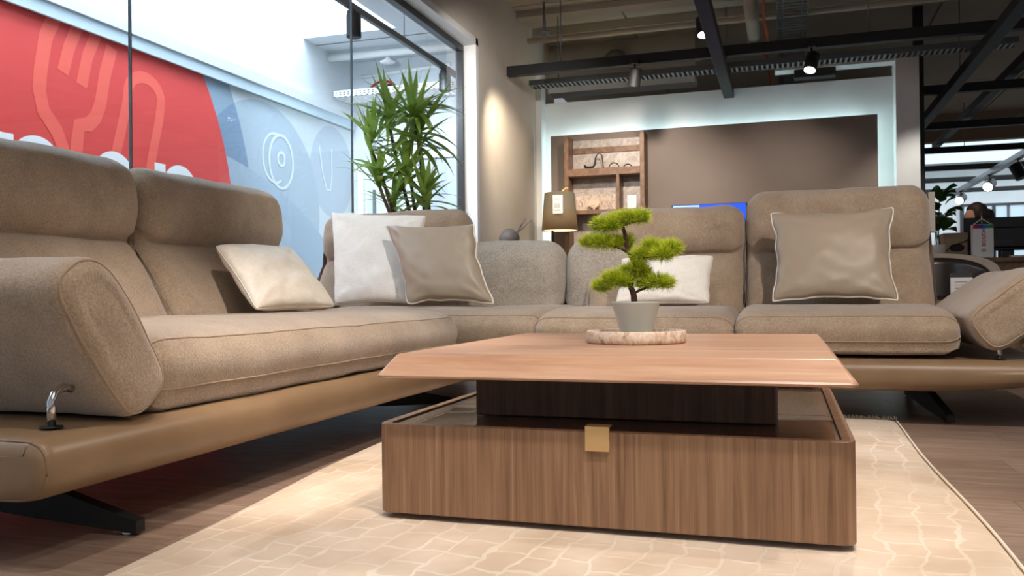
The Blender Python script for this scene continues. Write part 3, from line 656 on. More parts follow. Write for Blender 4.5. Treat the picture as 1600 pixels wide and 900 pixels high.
# ================================================================== RUG
def rug_pt(u, vv):
    y = .25 + (3.53 - .25) * vv; xl = -1.065 - (y - .25) * .107; xr = .395 + .006 * math.sin(y * 4)
    return xl + (xr - xl) * u + .006 * math.sin(y * 5) * (1 - u), y + .01 * math.sin(u * 9)
rug = thing('rug', (-.4, 1.9, 0), 'cream rug with a pale cobbled weave lying under the coffee table', 'rug')
V = []; Fc = []; nu, nv = 60, 110
for j in range(nv + 1):
    for i in range(nu + 1):
        x, y = rug_pt(i / nu, j / nv); e = min(i, nu - i, j, nv - j)
        z = .011 + .0012 * noise.noise(Vector((x * 12, y * 12, 0))) if e else .003
        if e == 0: z = .001
        V.append((x, y, z))
for j in range(nv):
    for i in range(nu): a = j * (nu + 1) + i; Fc.append((a, a + 1, a + nu + 2, a + nu + 1))
build('rug_pile', V, Fc, M['rug'], rug)
# binding along the right edge and fringe on the far edge
pts = [(rug_pt(1, k / 40)[0] - .003, rug_pt(1, k / 40)[1], .008) for k in range(41)]; v, f = gtube(pts, .0035, 6); build('edge_binding', v, f, M['fringe'], rug)
gs = []
for k in range(420):
    u = k / 419; x, y = rug_pt(u, 1); a = random.uniform(-.8, .8); l_ = random.uniform(.018, .035)
    gs.append(gtube([(x, y - .008, .009), (x + a * l_ * .4, y + l_ * .5, .014 + random.random() * .006), (x + a * l_, y + l_, .004)], .0016, 3))
v, f = join(*gs); build('fringe', v, f, M['fringe'], rug, kind='stuff')

# ================================================================== SOFA
sofa = thing('sectional_sofa', (-1.2, 3.0, 0), 'large beige L-shaped corner sofa with tan leather base and high chenille backs', 'sofa')
X1 = -1.29; Y1 = 3.40     # seat fronts
def mpL(a, b, t): return (X1 - a, t, b)          # left wing: a = depth behind the front, t = y
def mpR(a, b, t): return (t, Y1 + a, b)          # back row: a = depth, t = x
def seat_prof(z0, z1, dep): 
    return [(.05, z0 + .002), (.014, z0 + .035), (-.004, (z0 + z1) / 2), (.008, z1 - .055), (.045, z1 - .022), (.13, z1 - .002), (.35, z1 + .008), (dep * .7, z1 + .005), (dep - .03, z1), (dep, z1 - .03), (dep, z0 + .02), (dep * .6, z0), (.3, z0)]
def cushion(name, prof, L0, L1, r, mp, mat='sofa', seams=(), lump=.004, seed=0, groove=None, sub=6, wrinkle=0, r1=None, mid=26, label=None, endseam=None):
    V, Fc, n, m = gloft(prof, L0, L1, r, mp, sub, lump, seed, mid, groove, wrinkle, r1)
    o = fixn(build(name, V, Fc, M[mat], sofa, label=label))
    if endseam is not None:
        j = endseam if endseam > 0 else m + endseam - 1
        v, f = gtube([V[j * n + i] for i in range(n)], .0032, 6, True); build('seam', v, f, M['seam'], o)
    for s in seams:
        pts = [V[j * n + s] for j in range(1, m - 1)]
        v, f = gtube(pts, .0028, 6); build('seam', v, f, M['seam'], o)
    return o
# leather base
def base_prof(h0=.125, h1=.247): return [(.0, .185), (.006, .222), (.035, h1 - .004), (.10, h1), (.5, h1 + .002), (1.05, h1), (1.08, .2), (1.05, .14), (.5, .135), (.16, h0), (.05, h0 + .006), (.012, .152)]
def mpLb(a, b, t): return (-1.262 - a, t, b)
def mpRb(a, b, t):
    k = max(0, (t - .55) / .4); zz = b + (.247 - b) * .35 * min(1, k) ** 1.5 if b < .2 else b
    return (t, 3.365 + a, zz)
for nm, mp_, a, b_, kw in (('base', mpLb, 1.195, 3.9, dict(r=.03)), ('base', mpRb, -1.6, 1.02, dict(r=.05, r1=.12))):
    V, Fc, n, m = gloft(base_prof(), a, b_, kw['r'], mp_, 6, .0015, 3, 40, None, 0, kw.get('r1'))
    o = fixn(build(nm, V, Fc, M['leather'], sofa))
    if mp_ is mpLb:
        v, f = gtube([V[4 * n + i] for i in range(n)], .0025, 6, True); build('seam', v, f, M['leather'], o)
# seats
cushion('seat_cushion', seat_prof(.243, .437, .86), 1.50, 3.335, .075, mpL, seams=(8, 22), groove=[(2.47, .004, .03)], mid=44, lump=.006)
cushion('seat_cushion', seat_prof(.255, .440, .80), -2.12, -.985, .05, lambda a, b, t: (t, 3.46 + a, b), mat='sofa', seams=(22,), seed=4)
cushion('seat_cushion', seat_prof(.258, .432, .80), -1.005, -.19, .07, mpR, seams=(8, 22), seed=9)
cushion('seat_cushion', seat_prof(.258, .436, .80), -.19, .612, .07, mpR, seams=(8, 22), seed=12)
# tall backs: profile (d forward, z)
def back_prof(zt=.955, zc=.685):
    k = zt - zc
    return [(.17, .405), (.135, .49), (.07, .60), (.016, zc - .022), (-.006, zc), (.018, zc + .022), (.036, zc + .3 * k), (.034, zc + .6 * k), (.008, zc + .86 * k), (-.06, zt), (-.13, zt - .012), (-.185, zt - .07), (-.19, .72), (-.15, .45), (-.05, .385), (.12, .375)]
def back(L0, L1, mp, zt=.955, zc=.685, seed=0, mat='sofa'):
    return cushion('backrest', back_prof(zt, zc), L0, L1, .088, mp, mat, lump=.008, seed=seed, sub=7, wrinkle=.0022)
mpA = lambda a, b, t: (-2.1 + a, t, b)
back(1.53, 2.392, mpA, .975, .695, 1); back(2.397, 3.262, mpA, .965, .695, 5)
mpB = lambda a, b, t: (t, 4.25 - a, b)
back(-2.49, -1.61, mpB, .965, .70, 11); back(-.935, -.177, mpB, .925, .685, 15); back(-.172, .64, mpB, .985, .69, 21)
# curled low corner backs in boucle
lowp = [(.05, .40), (.075, .50), (.08, .62), (.06, .71), (.01, .765), (-.07, .782), (-.16, .76), (-.2, .70), (-.2, .5), (-.16, .40)]
cushion('corner_backrest', lowp, -1.72, -1.078, .10, lambda a, b, t: (t, 4.22 - a, b), 'boucle', lump=.008, seed=31, mid=30)
cushion('corner_backrest', lowp, -1.070, -.70, .10, lambda a, b, t: (t, 4.27 - a, b), 'boucle', lump=.008, seed=37, mid=20)
# outward tilted arms
def pad_prof(cx, cz, ang, ln, th):
    c_, s_ = math.cos(ang), math.sin(ang); P = []
    for a, b in ((-.01, -.15), (.02, -.36), (.12, -.48), (.3, -.51), (.55, -.53), (.78, -.50), (.91, -.38), (.985, -.15), (1, .1), (.975, .32), (.88, .46), (.7, .5), (.45, .51), (.2, .5), (.07, .44), (.01, .3), (-.01, .1)):
        u, v_ = a * ln, b * th; P.append((cx + u * c_ - v_ * s_, cz + u * s_ + v_ * c_))
    return P
# left: profile in (y,z), leans toward -y; extruded along x
lp_ = pad_prof(1.495, .278, math.radians(180 - 54), .365, .15)
cushion('armrest', lp_, -2.10, -1.272, .035, lambda a, b, t: (t, a, b), lump=.006, seed=44, seams=(), r1=.035, endseam=-4)
rp_ = pad_prof(.658, .330, math.radians(38), .33, .178)
cushion('armrest', rp_, 3.39, 4.22, .04, lambda a, b, t: (a, t, b), lump=.006, seed=48, endseam=3)
def edge_seam(prof, mp, t, i0, i1, sub=6):
    P = spline(prof, sub); pts = [mp(*P[i % len(P)], t) for i in range(i0, i1)]
    v, f = gtube(pts, .003, 6); return build('seam', v, f, M['seam'], sofa)
# chrome hinge hooks and slots
for hx, hy in ((-1.36, 1.305), (.73, 3.43)):
    v, f = gtube([(hx, hy, .245), (hx, hy, .30), (hx, hy + .008, .318), (hx, hy + .03, .325), (hx, hy + .05, .32)], .0085, 12); build('chrome_hinge', v, f, M['chrome'], sofa)
    v, f = grev([(.001, .2505), (.022, .2505), (.02, .253), (.001, .254)], (hx, hy, 0), 16); build('hinge_plate', v, f, M['black'], sofa)
v, f = gtube([(-1.47, 1.40, .355), (-1.43, 1.425, .325), (-1.39, 1.455, .285), (-1.36, 1.48, .252)], .01, 10, radii=[.003, .014, .018, .012]); build('hinge_slot', v, f, M['black'], sofa)
# blade legs: plate tapering to a tip on the floor
def blade(base, tip, th=.03, hb=.125, ht=.03):
    b = Vector(base); t = Vector(tip); d = (t - b).normalized(); s = Vector((-d.y, d.x, 0)) * th / 2
    V = []
    for p, z0, z1 in ((b, .06, .135), (b + (t - b) * .5, .03, .108), (t, .006, .032)):
        for sg in (1, -1): V += [tuple(p + s * sg + Vector((0, 0, z0))), tuple(p + s * sg + Vector((0, 0, z1)))]
    Fc = []
    for k in range(2):
        o = k * 4; Fc += [(o, o + 1, o + 5, o + 4), (o + 2, o + 6, o + 7, o + 3), (o + 1, o + 3, o + 7, o + 5), (o, o + 4, o + 6, o + 2)]
    Fc += [(0, 2, 3, 1), (8, 9, 11, 10)]
    l = fixn(build('leg', V, Fc, M['black'], sofa, smooth=False))
    v, f = grev([(.001, 0), (.012, 0), (.012, .008), (.001, .008)], (t.x - d.x * .03, t.y - d.y * .03, 0), 12); build('foot_pad', v, f, M['chrome'], l)
    v, f = gbox(b.x - .05, b.x + .05, b.y - .04, b.y + .04, .12, .14); build('mount_plate', v, f, M['black'], l, smooth=False)
blade((-1.80, 1.42, 0), (-1.30, 1.475, 0)); blade((.50, 3.95, 0), (.585, 3.51, 0)); blade((-1.75, 3.0, 0), (-1.45, 3.62, 0)); blade((-.45, 4.2, 0), (-.6, 3.72, 0))
blade((.50, 3.95, 0), (.55, 4.4, 0)); blade((-1.9, 1.42, 0), (-2.3, 1.45, 0))
v, f = gbox(-2.30, .9, 4.40, 4.46, .2, .45); build('rear_frame', v, f, M['leather'], sofa, smooth=False)
v, f = gbox(-2.335, -2.29, 1.3, 4.4, .2, .45); build('rear_frame', v, f, M['leather'], sofa, smooth=False)

# ================================================================== CUSHIONS
def pillow(label, BL, BR, TR, TL, T, mat, piping=False, seed=0, pinch=.06, name='throw_pillow', crease=None):
    BL, BR, TR, TL = map(Vector, (BL, BR, TR, TL)); c = (BL + BR + TR + TL) / 4
    nr = (BR - BL).cross(TL - BL).normalized(); n = 44; V = []; Fc = []
    def P(u, v, side):
        wv = pinch * .35 * noise.noise(Vector((u * 3 + seed, v * 3, seed * 2.0))); uu = u * (1 - (pinch * (1 - v * v) + wv) * abs(u) ** 3); vv = v * (1 - (pinch * (1 - u * u) + wv) * abs(v) ** 3); rr_ = (abs(u) * abs(v)) ** 10 * .035; uu *= 1 - rr_; vv *= 1 - rr_
        p = BL * (1 - uu) * (1 - vv) / 4 + BR * (1 + uu) * (1 - vv) / 4 + TR * (1 + uu) * (1 + vv) / 4 + TL * (1 - uu) * (1 + vv) / 4
        q = max(0, (1 - u * u)) * max(0, (1 - v * v)); th = T * (q ** .36)
        wr = noise.noise(Vector((u * 2.2 + seed, v * 2.2, seed))) * .008 + noise.noise(Vector((u * 5 + seed, v * 5, 3 * side))) * .004
        # corner folds radiate from each corner
        ang = math.atan2(1.0 - abs(v), 1.0 - abs(u) + 1e-6); dc = math.hypot(1 - abs(u), 1 - abs(v))
        wr += .003 * math.sin(ang * 9 + seed + u * 2) * math.exp(-((dc - .42) / .28) ** 2)
        return p + nr * side * (th + wr * min(1, q * 6)) + Vector((0, 0, 1)) * 0
    for side in (1, -1):
        for j in range(n + 1):
            for i in range(n + 1):
                u = math.sin((i / n * 2 - 1) * PI / 2); v_ = math.sin((j / n * 2 - 1) * PI / 2); V.append(tuple(P(u, v_, side)))
    o2 = (n + 1) ** 2
    for j in range(n):
        for i in range(n):
            a = j * (n + 1) + i; Fc.append((a, a + 1, a + n + 2, a + n + 1)); a += o2; Fc.append((a, a + n + 1, a + n + 2, a + 1))
    t = thing(name, (c.x, c.y, min(BL.z, BR.z)), label, 'pillow')
    me_o = build('pillow_cover', V, Fc, mat, t)
    bm = bmesh.new(); bm.from_mesh(me_o.data); bmesh.ops.remove_doubles(bm, verts=bm.verts, dist=1e-5); bmesh.ops.recalc_face_normals(bm, faces=bm.faces); bm.to_mesh(me_o.data); bm.free()
    ring = [V[i] for i in range(n + 1)] + [V[j * (n + 1) + n] for j in range(1, n + 1)] + [V[n * (n + 1) + i] for i in range(n - 1, -1, -1)] + [V[j * (n + 1)] for j in range(n - 1, 0, -1)]
    ring = [p for k, p in enumerate(ring) if (Vector(p) - Vector(ring[k - 1])).length > .001]
    if piping: v, f = gtube(ring, .0055, 8, True); build('piping', v, f, M['piping'], t)
    else: v, f = gtube(ring, .0022, 6, True); build('edge_seam', v, f, mat, t)
    return t
pillow('small cream velvet pillow lying back on the left seat against the brown backs', (-1.715, 2.50, .456), (-1.70, 3.01, .456), (-1.955, 3.09, .70), (-1.98, 2.63, .69), .056, M['cream'], seed=2)
pillow('large white plush pillow standing in the corner behind the taupe pillow', (-2.185, 3.86, .452), (-1.74, 3.86, .455), (-1.755, 4.06, .915), (-2.315, 4.06, .955), .068, M['white_fur'], seed=5, pinch=.07)
pillow('taupe satin pillow with white piping leaning on the white corner pillow', (-1.70, 3.69, .458), (-1.27, 3.71, .452), (-1.42, 3.86, .84), (-1.90, 3.86, .855), .07, M['taupe'], True, seed=9, pinch=.125)
pillow('small white plush pillow on the back row, half hidden behind the bonsai', (-.743, 3.88, .45), (-.315, 3.88, .45), (-.307, 4.03, .668), (-.738, 4.03, .666), .055, M['white_fur'], seed=13, pinch=.06)
pillow('taupe satin pillow with white piping standing on the right seat', (-.054, 3.88, .452), (.458, 3.88, .452), (.466, 4.06, .866), (-.06, 4.06, .858), .072, M['taupe'], True, seed=17, pinch=.125)

# ================================================================== COFFEE TABLE
tb = thing('coffee_table', (-.365, 2.17, 0), 'square walnut coffee table with dark core and lower glass shelf on the cream rug', 'table')
def rrect(x0, x1, y0, y1, r, n=8):
    P = []
    for cx, cy, a0 in ((x1 - r, y0 + r, -90), (x1 - r, y1 - r, 0), (x0 + r, y1 - r, 90), (x0 + r, y0 + r, 180)):
        for k in range(n + 1): a = math.radians(a0 + 90 * k / n); P.append((cx + r * math.cos(a), cy + r * math.sin(a)))
    return P
def gstack(layers, cap0=True, cap1=True):
    V = []; Fc = []; n = len(layers[0][0])
    for P, z in layers: V += [(x, y, z) for x, y in P]
    for j in range(len(layers) - 1):
        for i in range(n): Fc.append((j * n + i, j * n + (i + 1) % n, (j + 1) * n + (i + 1) % n, (j + 1) * n + i))
    if cap0: Fc.append(tuple(range(n))[::-1])
    if cap1: Fc.append(tuple((len(layers) - 1) * n + i for i in range(n)))
    return V, Fc
BX0, BX1, BY0, BY1 = -.86, .125, 1.70, 2.66; W_ = .024
# outer shell with rounded corners: walls up to z=.218, shelf floor at .206
L_ = [(rrect(BX0 + .001, BX1 - .001, BY0 + .001, BY1 - .001, .03), .024), (rrect(BX0, BX1, BY0, BY1, .031), .026), (rrect(BX0, BX1, BY0, BY1, .031), .2165), (rrect(BX0 + .0015, BX1 - .0015, BY0 + .0015, BY1 - .0015, .03), .218),
      (rrect(BX0 + W_, BX1 - W_, BY0 + W_, BY1 - W_, .008), .218), (rrect(BX0 + W_, BX1 - W_, BY0 + W_, BY1 - W_, .008), .206)]
v, f = gstack(L_); fixn(build('table_box', v, f, M['walnut_v'], tb, smooth=False))
v, f = gstack([(rrect(BX0 + .05, BX1 - .05, BY0 + .05, BY1 - .05, .02), .0128), (rrect(BX0 + .05, BX1 - .05, BY0 + .05, BY1 - .05, .02), .026)]); build('plinth', v, f, M['black'], tb, smooth=False)
v, f = gstack([(rrect(BX0 + W_ + .003, BX1 - W_ - .003, BY0 + W_ + .003, BY1 - W_ - .003, .006), .2095), (rrect(BX0 + W_ + .003, BX1 - W_ - .003, BY0 + W_ + .003, BY1 - W_ - .003, .006), .2150)])
build('glass_shelf', v, f, M['glass_top'], tb, smooth=False, label='clear glass shelf plate')
box('table_block', -.70, -.02, 1.90, 2.46, .2152, .328, M['walnut_dark'], tb, bv=.003)
SX0, SX1, SY0, SY1 = -.838, .128, 1.652, 2.74
v, f = gstack([(rrect(SX0 + .01, SX1 - .01, SY0 + .01, SY1 - .01, .012), .323), (rrect(SX0 + .001, SX1 - .001, SY0 + .001, SY1 - .001, .015), .3255), (rrect(SX0, SX1, SY0, SY1, .015), .329), (rrect(SX0 + .003, SX1 - .003, SY0 + .003, SY1 - .003, .013), .333),
               (rrect(SX0 + .027, SX1 - .034, SY0 + .050, SY1 - .05, .004), .3705), (rrect(SX0 + .030, SX1 - .037, SY0 + .054, SY1 - .054, .003), .372)])
build('table_top', v, f, M['walnut_h'], tb, smooth=False, label='pale walnut slab top with bevelled edges')
bt = box('brass_plate', -.389, -.339, 1.692, 1.7005, .180, .2305, M['brass'], tb, bv=.001)
box('brass_clip_top', -.389, -.339, 1.693, 1.727, .2285, .2305, M['brass'], bt)

# tray and bonsai
TC = (-.365, 2.19, .372)
v, f = grev([(.001, 0), (.122, 0), (.127, .004), (.128, .012), (.127, .030), (.125, .032), (.116, .032), (.1145, .03), (.114, .013), (.001, .012)], TC, 56)
build('stone_tray', v, f, M['travertine'], label='round travertine tray on the coffee table under the bonsai pot', cat='tray')
bo = thing('bonsai_plant', (TC[0], TC[1], .3845), 'small artificial pine bonsai with lime green pads in a grey pot', 'plant')
PZ = .3845; pc = (TC[0], TC[1], PZ)
v, f = grev([(.001, 0), (.034, 0), (.037, .002), (.040, .01), (.0615, .088), (.0625, .092), (.0605, .0935), (.0585, .091), (.056, .082), (.001, .08)], pc, 48); build('pot', v, f, M['pot'], bo)
v, f = grev([(.001, .086), (.0575, .083)], pc, 24); build('soil', v, f, M['soil'], bo)
def B(px, py, dy=0.0):    # coordinates of the bonsai in its own plane, 1.68 mm a step
    return Vector((TC[0] + (px - 996) * .00165, TC[1] + dy, PZ + (521 - py) * .00166))
def limb(name, pts, r0, r1, par=bo):
    pts = [Vector(p) for p in pts]; n = len(pts); out = []
    for i in range(n - 1):
        for s in range(4): t = s / 4; out.append(pts[i].lerp(pts[i + 1], t) + Vector((noise.noise(pts[i] * 90 + Vector((s, 0, 0))), 0, noise.noise(pts[i] * 70 + Vector((0, s, 0))))) * .0012)
    out.append(pts[-1]); m = len(out)
    v, f = gtube(out, r0, 8, radii=[r0 + (r1 - r0) * k / (m - 1) for k in range(m)]); return build(name, v, f, M['bark'], par)
trunk = limb('trunk', [B(994, 473), B(993, 455), B(988, 440), B(992, 425), B(996, 408), B(990, 395), B(984, 385), B(982, 368), B(978, 352), B(975, 344)], .0085, .0042)
for pts in ([B(984, 388), B(972, 381), B(958, 377), B(945, 374)], [B(992, 452), B(1006, 446), B(1018, 442), B(1030, 440)], [B(995, 408), B(1008, 398), B(1022, 392), B(1040, 388)], [B(990, 430), B(975, 434), B(960, 438)], [B(976, 346), B(960, 345), B(948, 346)], [B(976, 346), B(990, 342), B(1005, 340)]):
    limb('branch', pts, .0038, .0018)
def pad(lumps, n_each=900, seed=0):
    rnd = random.Random(seed); V = []; Fc = []; T = []
    for (px, py, dy, rx, rz) in lumps:
        c = B(px, py, dy); ax = rx * .00165; az = rz * .00166; ay = ax * .9
        for k in range(int(n_each * max(.5, rx / 22))):
            while True:
                q = Vector((rnd.uniform(-1, 1), rnd.uniform(-1, 1), rnd.uniform(-1, 1)))
                if q.length < 1: break
            p = c + Vector((q.x * ax * .7, q.y * ay * .7, q.z * az * .62))
            d = Vector((q.x * 1.0, q.y * 1.0, q.z * .8 + .35)) + Vector((rnd.gauss(0, .35), rnd.gauss(0, .35), rnd.gauss(0, .3))); d.normalize()
            ln = rnd.uniform(.014, .024); s = d.cross(Vector((rnd.gauss(0, 1), rnd.gauss(0, 1), rnd.gauss(0, 1)))).normalized() * .0008
            tip = p + d * ln; b = len(V); V += [tuple(p - s), tuple(p + s), tuple(tip)]; Fc.append((b, b + 1, b + 2))
            t0 = .10 + .45 * (q.z + 1) / 2 + rnd.uniform(-.2, .2) + .3 * noise.noise(p * 140); T += [t0 * .3, t0 * .3, min(1, t0 + .45)]  # bases painted darker as shade in the gaps; height and random tint are natural
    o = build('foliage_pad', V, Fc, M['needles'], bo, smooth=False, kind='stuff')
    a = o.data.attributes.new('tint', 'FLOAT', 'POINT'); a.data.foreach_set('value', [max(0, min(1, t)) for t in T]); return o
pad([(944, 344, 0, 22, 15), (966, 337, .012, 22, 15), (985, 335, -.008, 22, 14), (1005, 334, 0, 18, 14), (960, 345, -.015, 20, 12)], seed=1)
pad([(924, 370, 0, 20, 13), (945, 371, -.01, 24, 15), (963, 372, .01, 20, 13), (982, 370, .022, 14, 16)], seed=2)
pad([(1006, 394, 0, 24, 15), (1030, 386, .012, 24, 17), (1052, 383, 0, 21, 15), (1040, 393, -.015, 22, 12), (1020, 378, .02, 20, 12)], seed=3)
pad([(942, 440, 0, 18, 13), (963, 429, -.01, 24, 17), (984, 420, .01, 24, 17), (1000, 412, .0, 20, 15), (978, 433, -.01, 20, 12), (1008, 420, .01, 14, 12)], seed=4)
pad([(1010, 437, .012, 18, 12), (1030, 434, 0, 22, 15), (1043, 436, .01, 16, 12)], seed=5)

# ================================================================== TALL DRACAENA
dr_ = thing('dracaena_plant', (-2.0, 4.82, 0), 'tall dracaena with many canes and spiky green leaves behind the corner of the sofa', 'plant')
v, f = grev([(.001, 0), (.15, 0), (.19, .4), (.195, .42), (.18, .42), (.17, .38), (.001, .37)], (-2.0, 4.82, 0), 32); build('pot', v, f, M['white_pot'], dr_)
leafm = []
for k in range(6):
    V = []; Fc = []; n = 9; droop = .15 + .22 * k; 
    for i in range(n + 1):
        t = i / n; wd = .0085 * (math.sin(PI * min(1, t * .93 + .1)) ** .6) * (1 - t ** 4) + .0004
        x = t - .10 * droop * t ** 3; z = -droop * .35 * t ** 2.2
        V += [(x, -wd * 2.6, z + .012 * (1 - t)), (x, 0, z), (x, wd * 2.6, z + .012 * (1 - t))]
    for i in range(n): a = i * 3; Fc += [(a, a + 1, a + 4, a + 3), (a + 1, a + 2, a + 5, a + 4)]
    me = bpy.data.meshes.new('leaf'); me.from_pydata(V, [], Fc); me.materials.append(M['dracaena']); me.polygons.foreach_set('use_smooth', [True] * len(me.polygons)); leafm.append(me)
# rosette origins: x, y, z, leaves, length, up-bias
ros = [(-2.36, 4.62, 1.41, 34, .30, .8), (-2.27, 4.70, 1.57, 38, .36, 1.0), (-2.09, 4.65, 1.57, 44, .40, 1.0), (-2.29, 4.58, 1.20, 36, .30, .9), (-2.14, 4.66, 1.23, 34, .30, .9), (-2.04, 4.62, 1.43, 40, .34, .9), (-2.00, 4.62, 1.06, 36, .30, .8), (-2.27, 4.74, 1.04, 26, .32, .8)]
rnd = random.Random(5); total = 0
for (x, y, z, nl, ll, up) in ros:
    b0 = Vector((-2.0 + (x + 2.05) * .35, 4.82 + (y - 4.7) * .4, .38)); top = Vector((x, y, z))
    pts = [b0.lerp(top, t) + Vector((.012 * math.sin(t * 7 + x * 20), 0, 0)) for t in [k / 8 for k in range(9)]]
    v, f = gtube(pts, .012, 8, radii=[.014 - .0005 * k for k in range(9)]); build('cane', v, f, M['cane'], dr_)
    made = 0; tries = 0
    while made < nl and tries < 2000:
        tries += 1; az = rnd.uniform(0, 2 * PI); el = math.radians(rnd.choice((rnd.uniform(-12, 40), rnd.uniform(10, 84)))) * (.6 + .4 * up); L1_ = ll * rnd.uniform(.65, 1.1)
        h = (made / nl) * .12; k = min(5, max(0, int((1.2 - el) * 4 + rnd.uniform(-1, 1)))); tip = Vector((x + math.cos(az) * math.cos(el) * L1_, y + math.sin(az) * math.cos(el) * L1_, z))
        if tip.x < -2.47 or (tip.y < 4.5 and z + math.sin(el) * L1_ - .15 < 1.0): continue
        lf = bpy.data.objects.new('leaf', leafm[k]); COL.objects.link(lf); lf.parent = dr_
        lf.location = Vector((x, y, z - .06 + h)) - ORG[dr_]; lf.rotation_euler = Euler((rnd.uniform(-.25, .25), -el, az), 'XYZ'); lf.scale = (L1_, .75, L1_); made += 1; total += 1

# ================================================================== RIGHT BACKGROUND
dk = thing('office_desk', (1.9, 7.5, 0), 'brown wooden desk holding a monitor and boxes right of the sofa', 'desk')
box('desk_top', .95, 3.2, 7.1, 7.9, .70, .735, M['walnut_shelf'], dk, bv=.004); box('front_panel', 1.0, 3.15, 7.14, 7.17, .05, .70, M['walnut_shelf'], dk)
for x in (1.0, 3.11): box('side_panel', x, x + .04, 7.17, 7.85, 0, .70, M['walnut_shelf'], dk)
mo = thing('monitor', (1.7, 7.5, .735), 'black computer monitor seen from behind on the wooden desk', 'monitor')
box('monitor_housing', 1.35, 1.97, 7.45, 7.49, .80, 1.06, M['monitor'], mo, bv=.006); box('rear_bulge', 1.5, 1.82, 7.41, 7.45, .82, .98, M['monitor'], mo, bv=.01)
box('port_plate', 1.55, 1.68, 7.405, 7.41, .84, .885, M['frame_dark'], mo); box('stand', 1.62, 1.70, 7.47, 7.5, .74, .82, M['monitor'], mo); box('stand_foot', 1.5, 1.82, 7.38, 7.6, .735, .745, M['monitor'], mo)
box('power_strip', 1.62, 1.78, 7.2, 7.26, .736, .752, M['paper'], label='small pale adapter lying on the desk before the monitor', cat='adapter')
# carton
ct = thing('carton_box', (1.27, 7.3, .735), 'pale brown carton with a dark oval handle hole on the desk', 'box')
box('carton', 1.175, 1.340, 7.25, 7.45, .735, .905, M['card'], ct, bv=.003); box('carton_lid', 1.172, 1.343, 7.247, 7.453, .895, .935, M['card'], ct, bv=.003)
v, f = gtube([(1.265 + .05 * math.cos(a), 7.247, .82 + .026 * math.sin(a)) for a in [2 * PI * k / 20 for k in range(20)]], .004, 6, True)
V = [(1.265 + .045 * math.cos(2 * PI * k / 20), 7.2475, .82 + .026 * math.sin(2 * PI * k / 20)) for k in range(20)]; v2, f2 = V, [tuple(range(20))]
v, f = join((v, f), (v2, f2)); build('handle_hole', v, f, M['black_matte'], ct, smooth=False)
v, f = gtube([(1.19, 7.245, .80), (1.25, 7.245, .84), (1.338, 7.245, .875)], .004, 6); build('strap', v, f, M['black_matte'], ct)
# paper carrier bag with printed word
bg = thing('paper_bag', (1.42, 7.2, .735), 'white paper carrier bag with red lettering and rainbow band on the desk', 'bag')
box('bag_body', 1.352, 1.49, 7.12, 7.2, .737, .985, M['paper'], bg, bv=.002)
for k, c in enumerate(((190, 30, 50), (120, 40, 110), (50, 60, 150), (20, 110, 160), (20, 130, 130), (60, 140, 60))): box('colour_band', 1.354 + k * .0225, 1.3765 + k * .0225, 7.1175, 7.1195, .955, .983, plain('band_%d' % k, c, .6), bg)
for s in ((1.36, 1.42), (1.485, 1.42)):
    v, f = gtube([(s[0], 7.16, .985), (s[1], 7.16, 1.03)], .003, 6); build('handle', v, f, M['paper'], bg)
v, f = gtube([(1.42, 7.16, .99), (1.42, 7.16, 1.075)], .004, 6); build('hook', v, f, M['chrome'], bg)
red_ink = plain('print_red', (190, 24, 40), .6)
def letters(word, size, zc, x, y, par):
    dz = size * .74; z = zc - dz * (len(word) - 1) / 2
    for ch_ in word:
        c_ = bpy.data.curves.new('letter', 'FONT'); c_.body = ch_; c_.size = size; c_.extrude = .0006; c_.offset = size * .02; c_.align_x = 'CENTER'
        t_ = bpy.data.objects.new('letter_curve', c_); COL.objects.link(t_); bpy.context.view_layer.update()
        me = bpy.data.meshes.new_from_object(t_.evaluated_get(bpy.context.evaluated_depsgraph_get())); bpy.data.objects.remove(t_)
        me.transform(Matrix.Rotation(PI / 2, 4, 'Z')); me.transform(Matrix.Rotation(PI / 2, 4, 'X')); me.materials.clear(); me.name = 'letter'
        o = link('letter', me, red_ink, par); o.location = Vector((x, y, z)) - root_org(par); z += dz
letters('BOSCH', .036, .885, 1.436, 7.1185, bg)
v, f = gtube([(1.423 + .013 * math.cos(a), 7.1185, .792 + .013 * math.sin(a)) for a in [2 * PI * k / 24 for k in range(24)]], .0012, 6, True)
v2, f2 = gtube([(1.416, 7.1185, .800), (1.416, 7.1185, .784)], .0012, 4); v3, f3 = gtube([(1.430, 7.1185, .800), (1.430, 7.1185, .784)], .0012, 4); v4, f4 = gtube([(1.416, 7.1185, .792), (1.43, 7.1185, .792)], .0012, 4)
v, f = join((v, f), (v2, f2), (v3, f3), (v4, f4)); build('round_emblem', v, f, M['ink'], bg)
# potted leafy plant
pp = thing('potted_plant', (1.115, 7.1, .735), 'small leafy green plant in a white pot at the left end of the desk', 'plant')
v, f = grev([(.001, 0), (.05, 0), (.054, .10), (.056, .105), (.05, .105), (.048, .09), (.001, .088)], (1.115, 7.15, .736), 28); build('pot', v, f, M['white_pot'], pp)
V = []; Fc = []; n = 8
for i in range(n + 1):
    t = i / n; wd = .36 * math.sin(PI * t) ** .7 + .005; V += [(t, -wd, .05 + .05 * math.sin(PI * t)), (t, 0, .06 * math.sin(PI * t) - .25 * t * t), (t, wd, .05 + .05 * math.sin(PI * t))]
for i in range(n): a = i * 3; Fc += [(a, a + 1, a + 4, a + 3), (a + 1, a + 2, a + 5, a + 4)]
lm = bpy.data.meshes.new('leaf'); lm.from_pydata(V, [], Fc); lm.materials.append(M['pothos']); lm.polygons.foreach_set('use_smooth', [True] * len(lm.polygons))
rnd = random.Random(3)
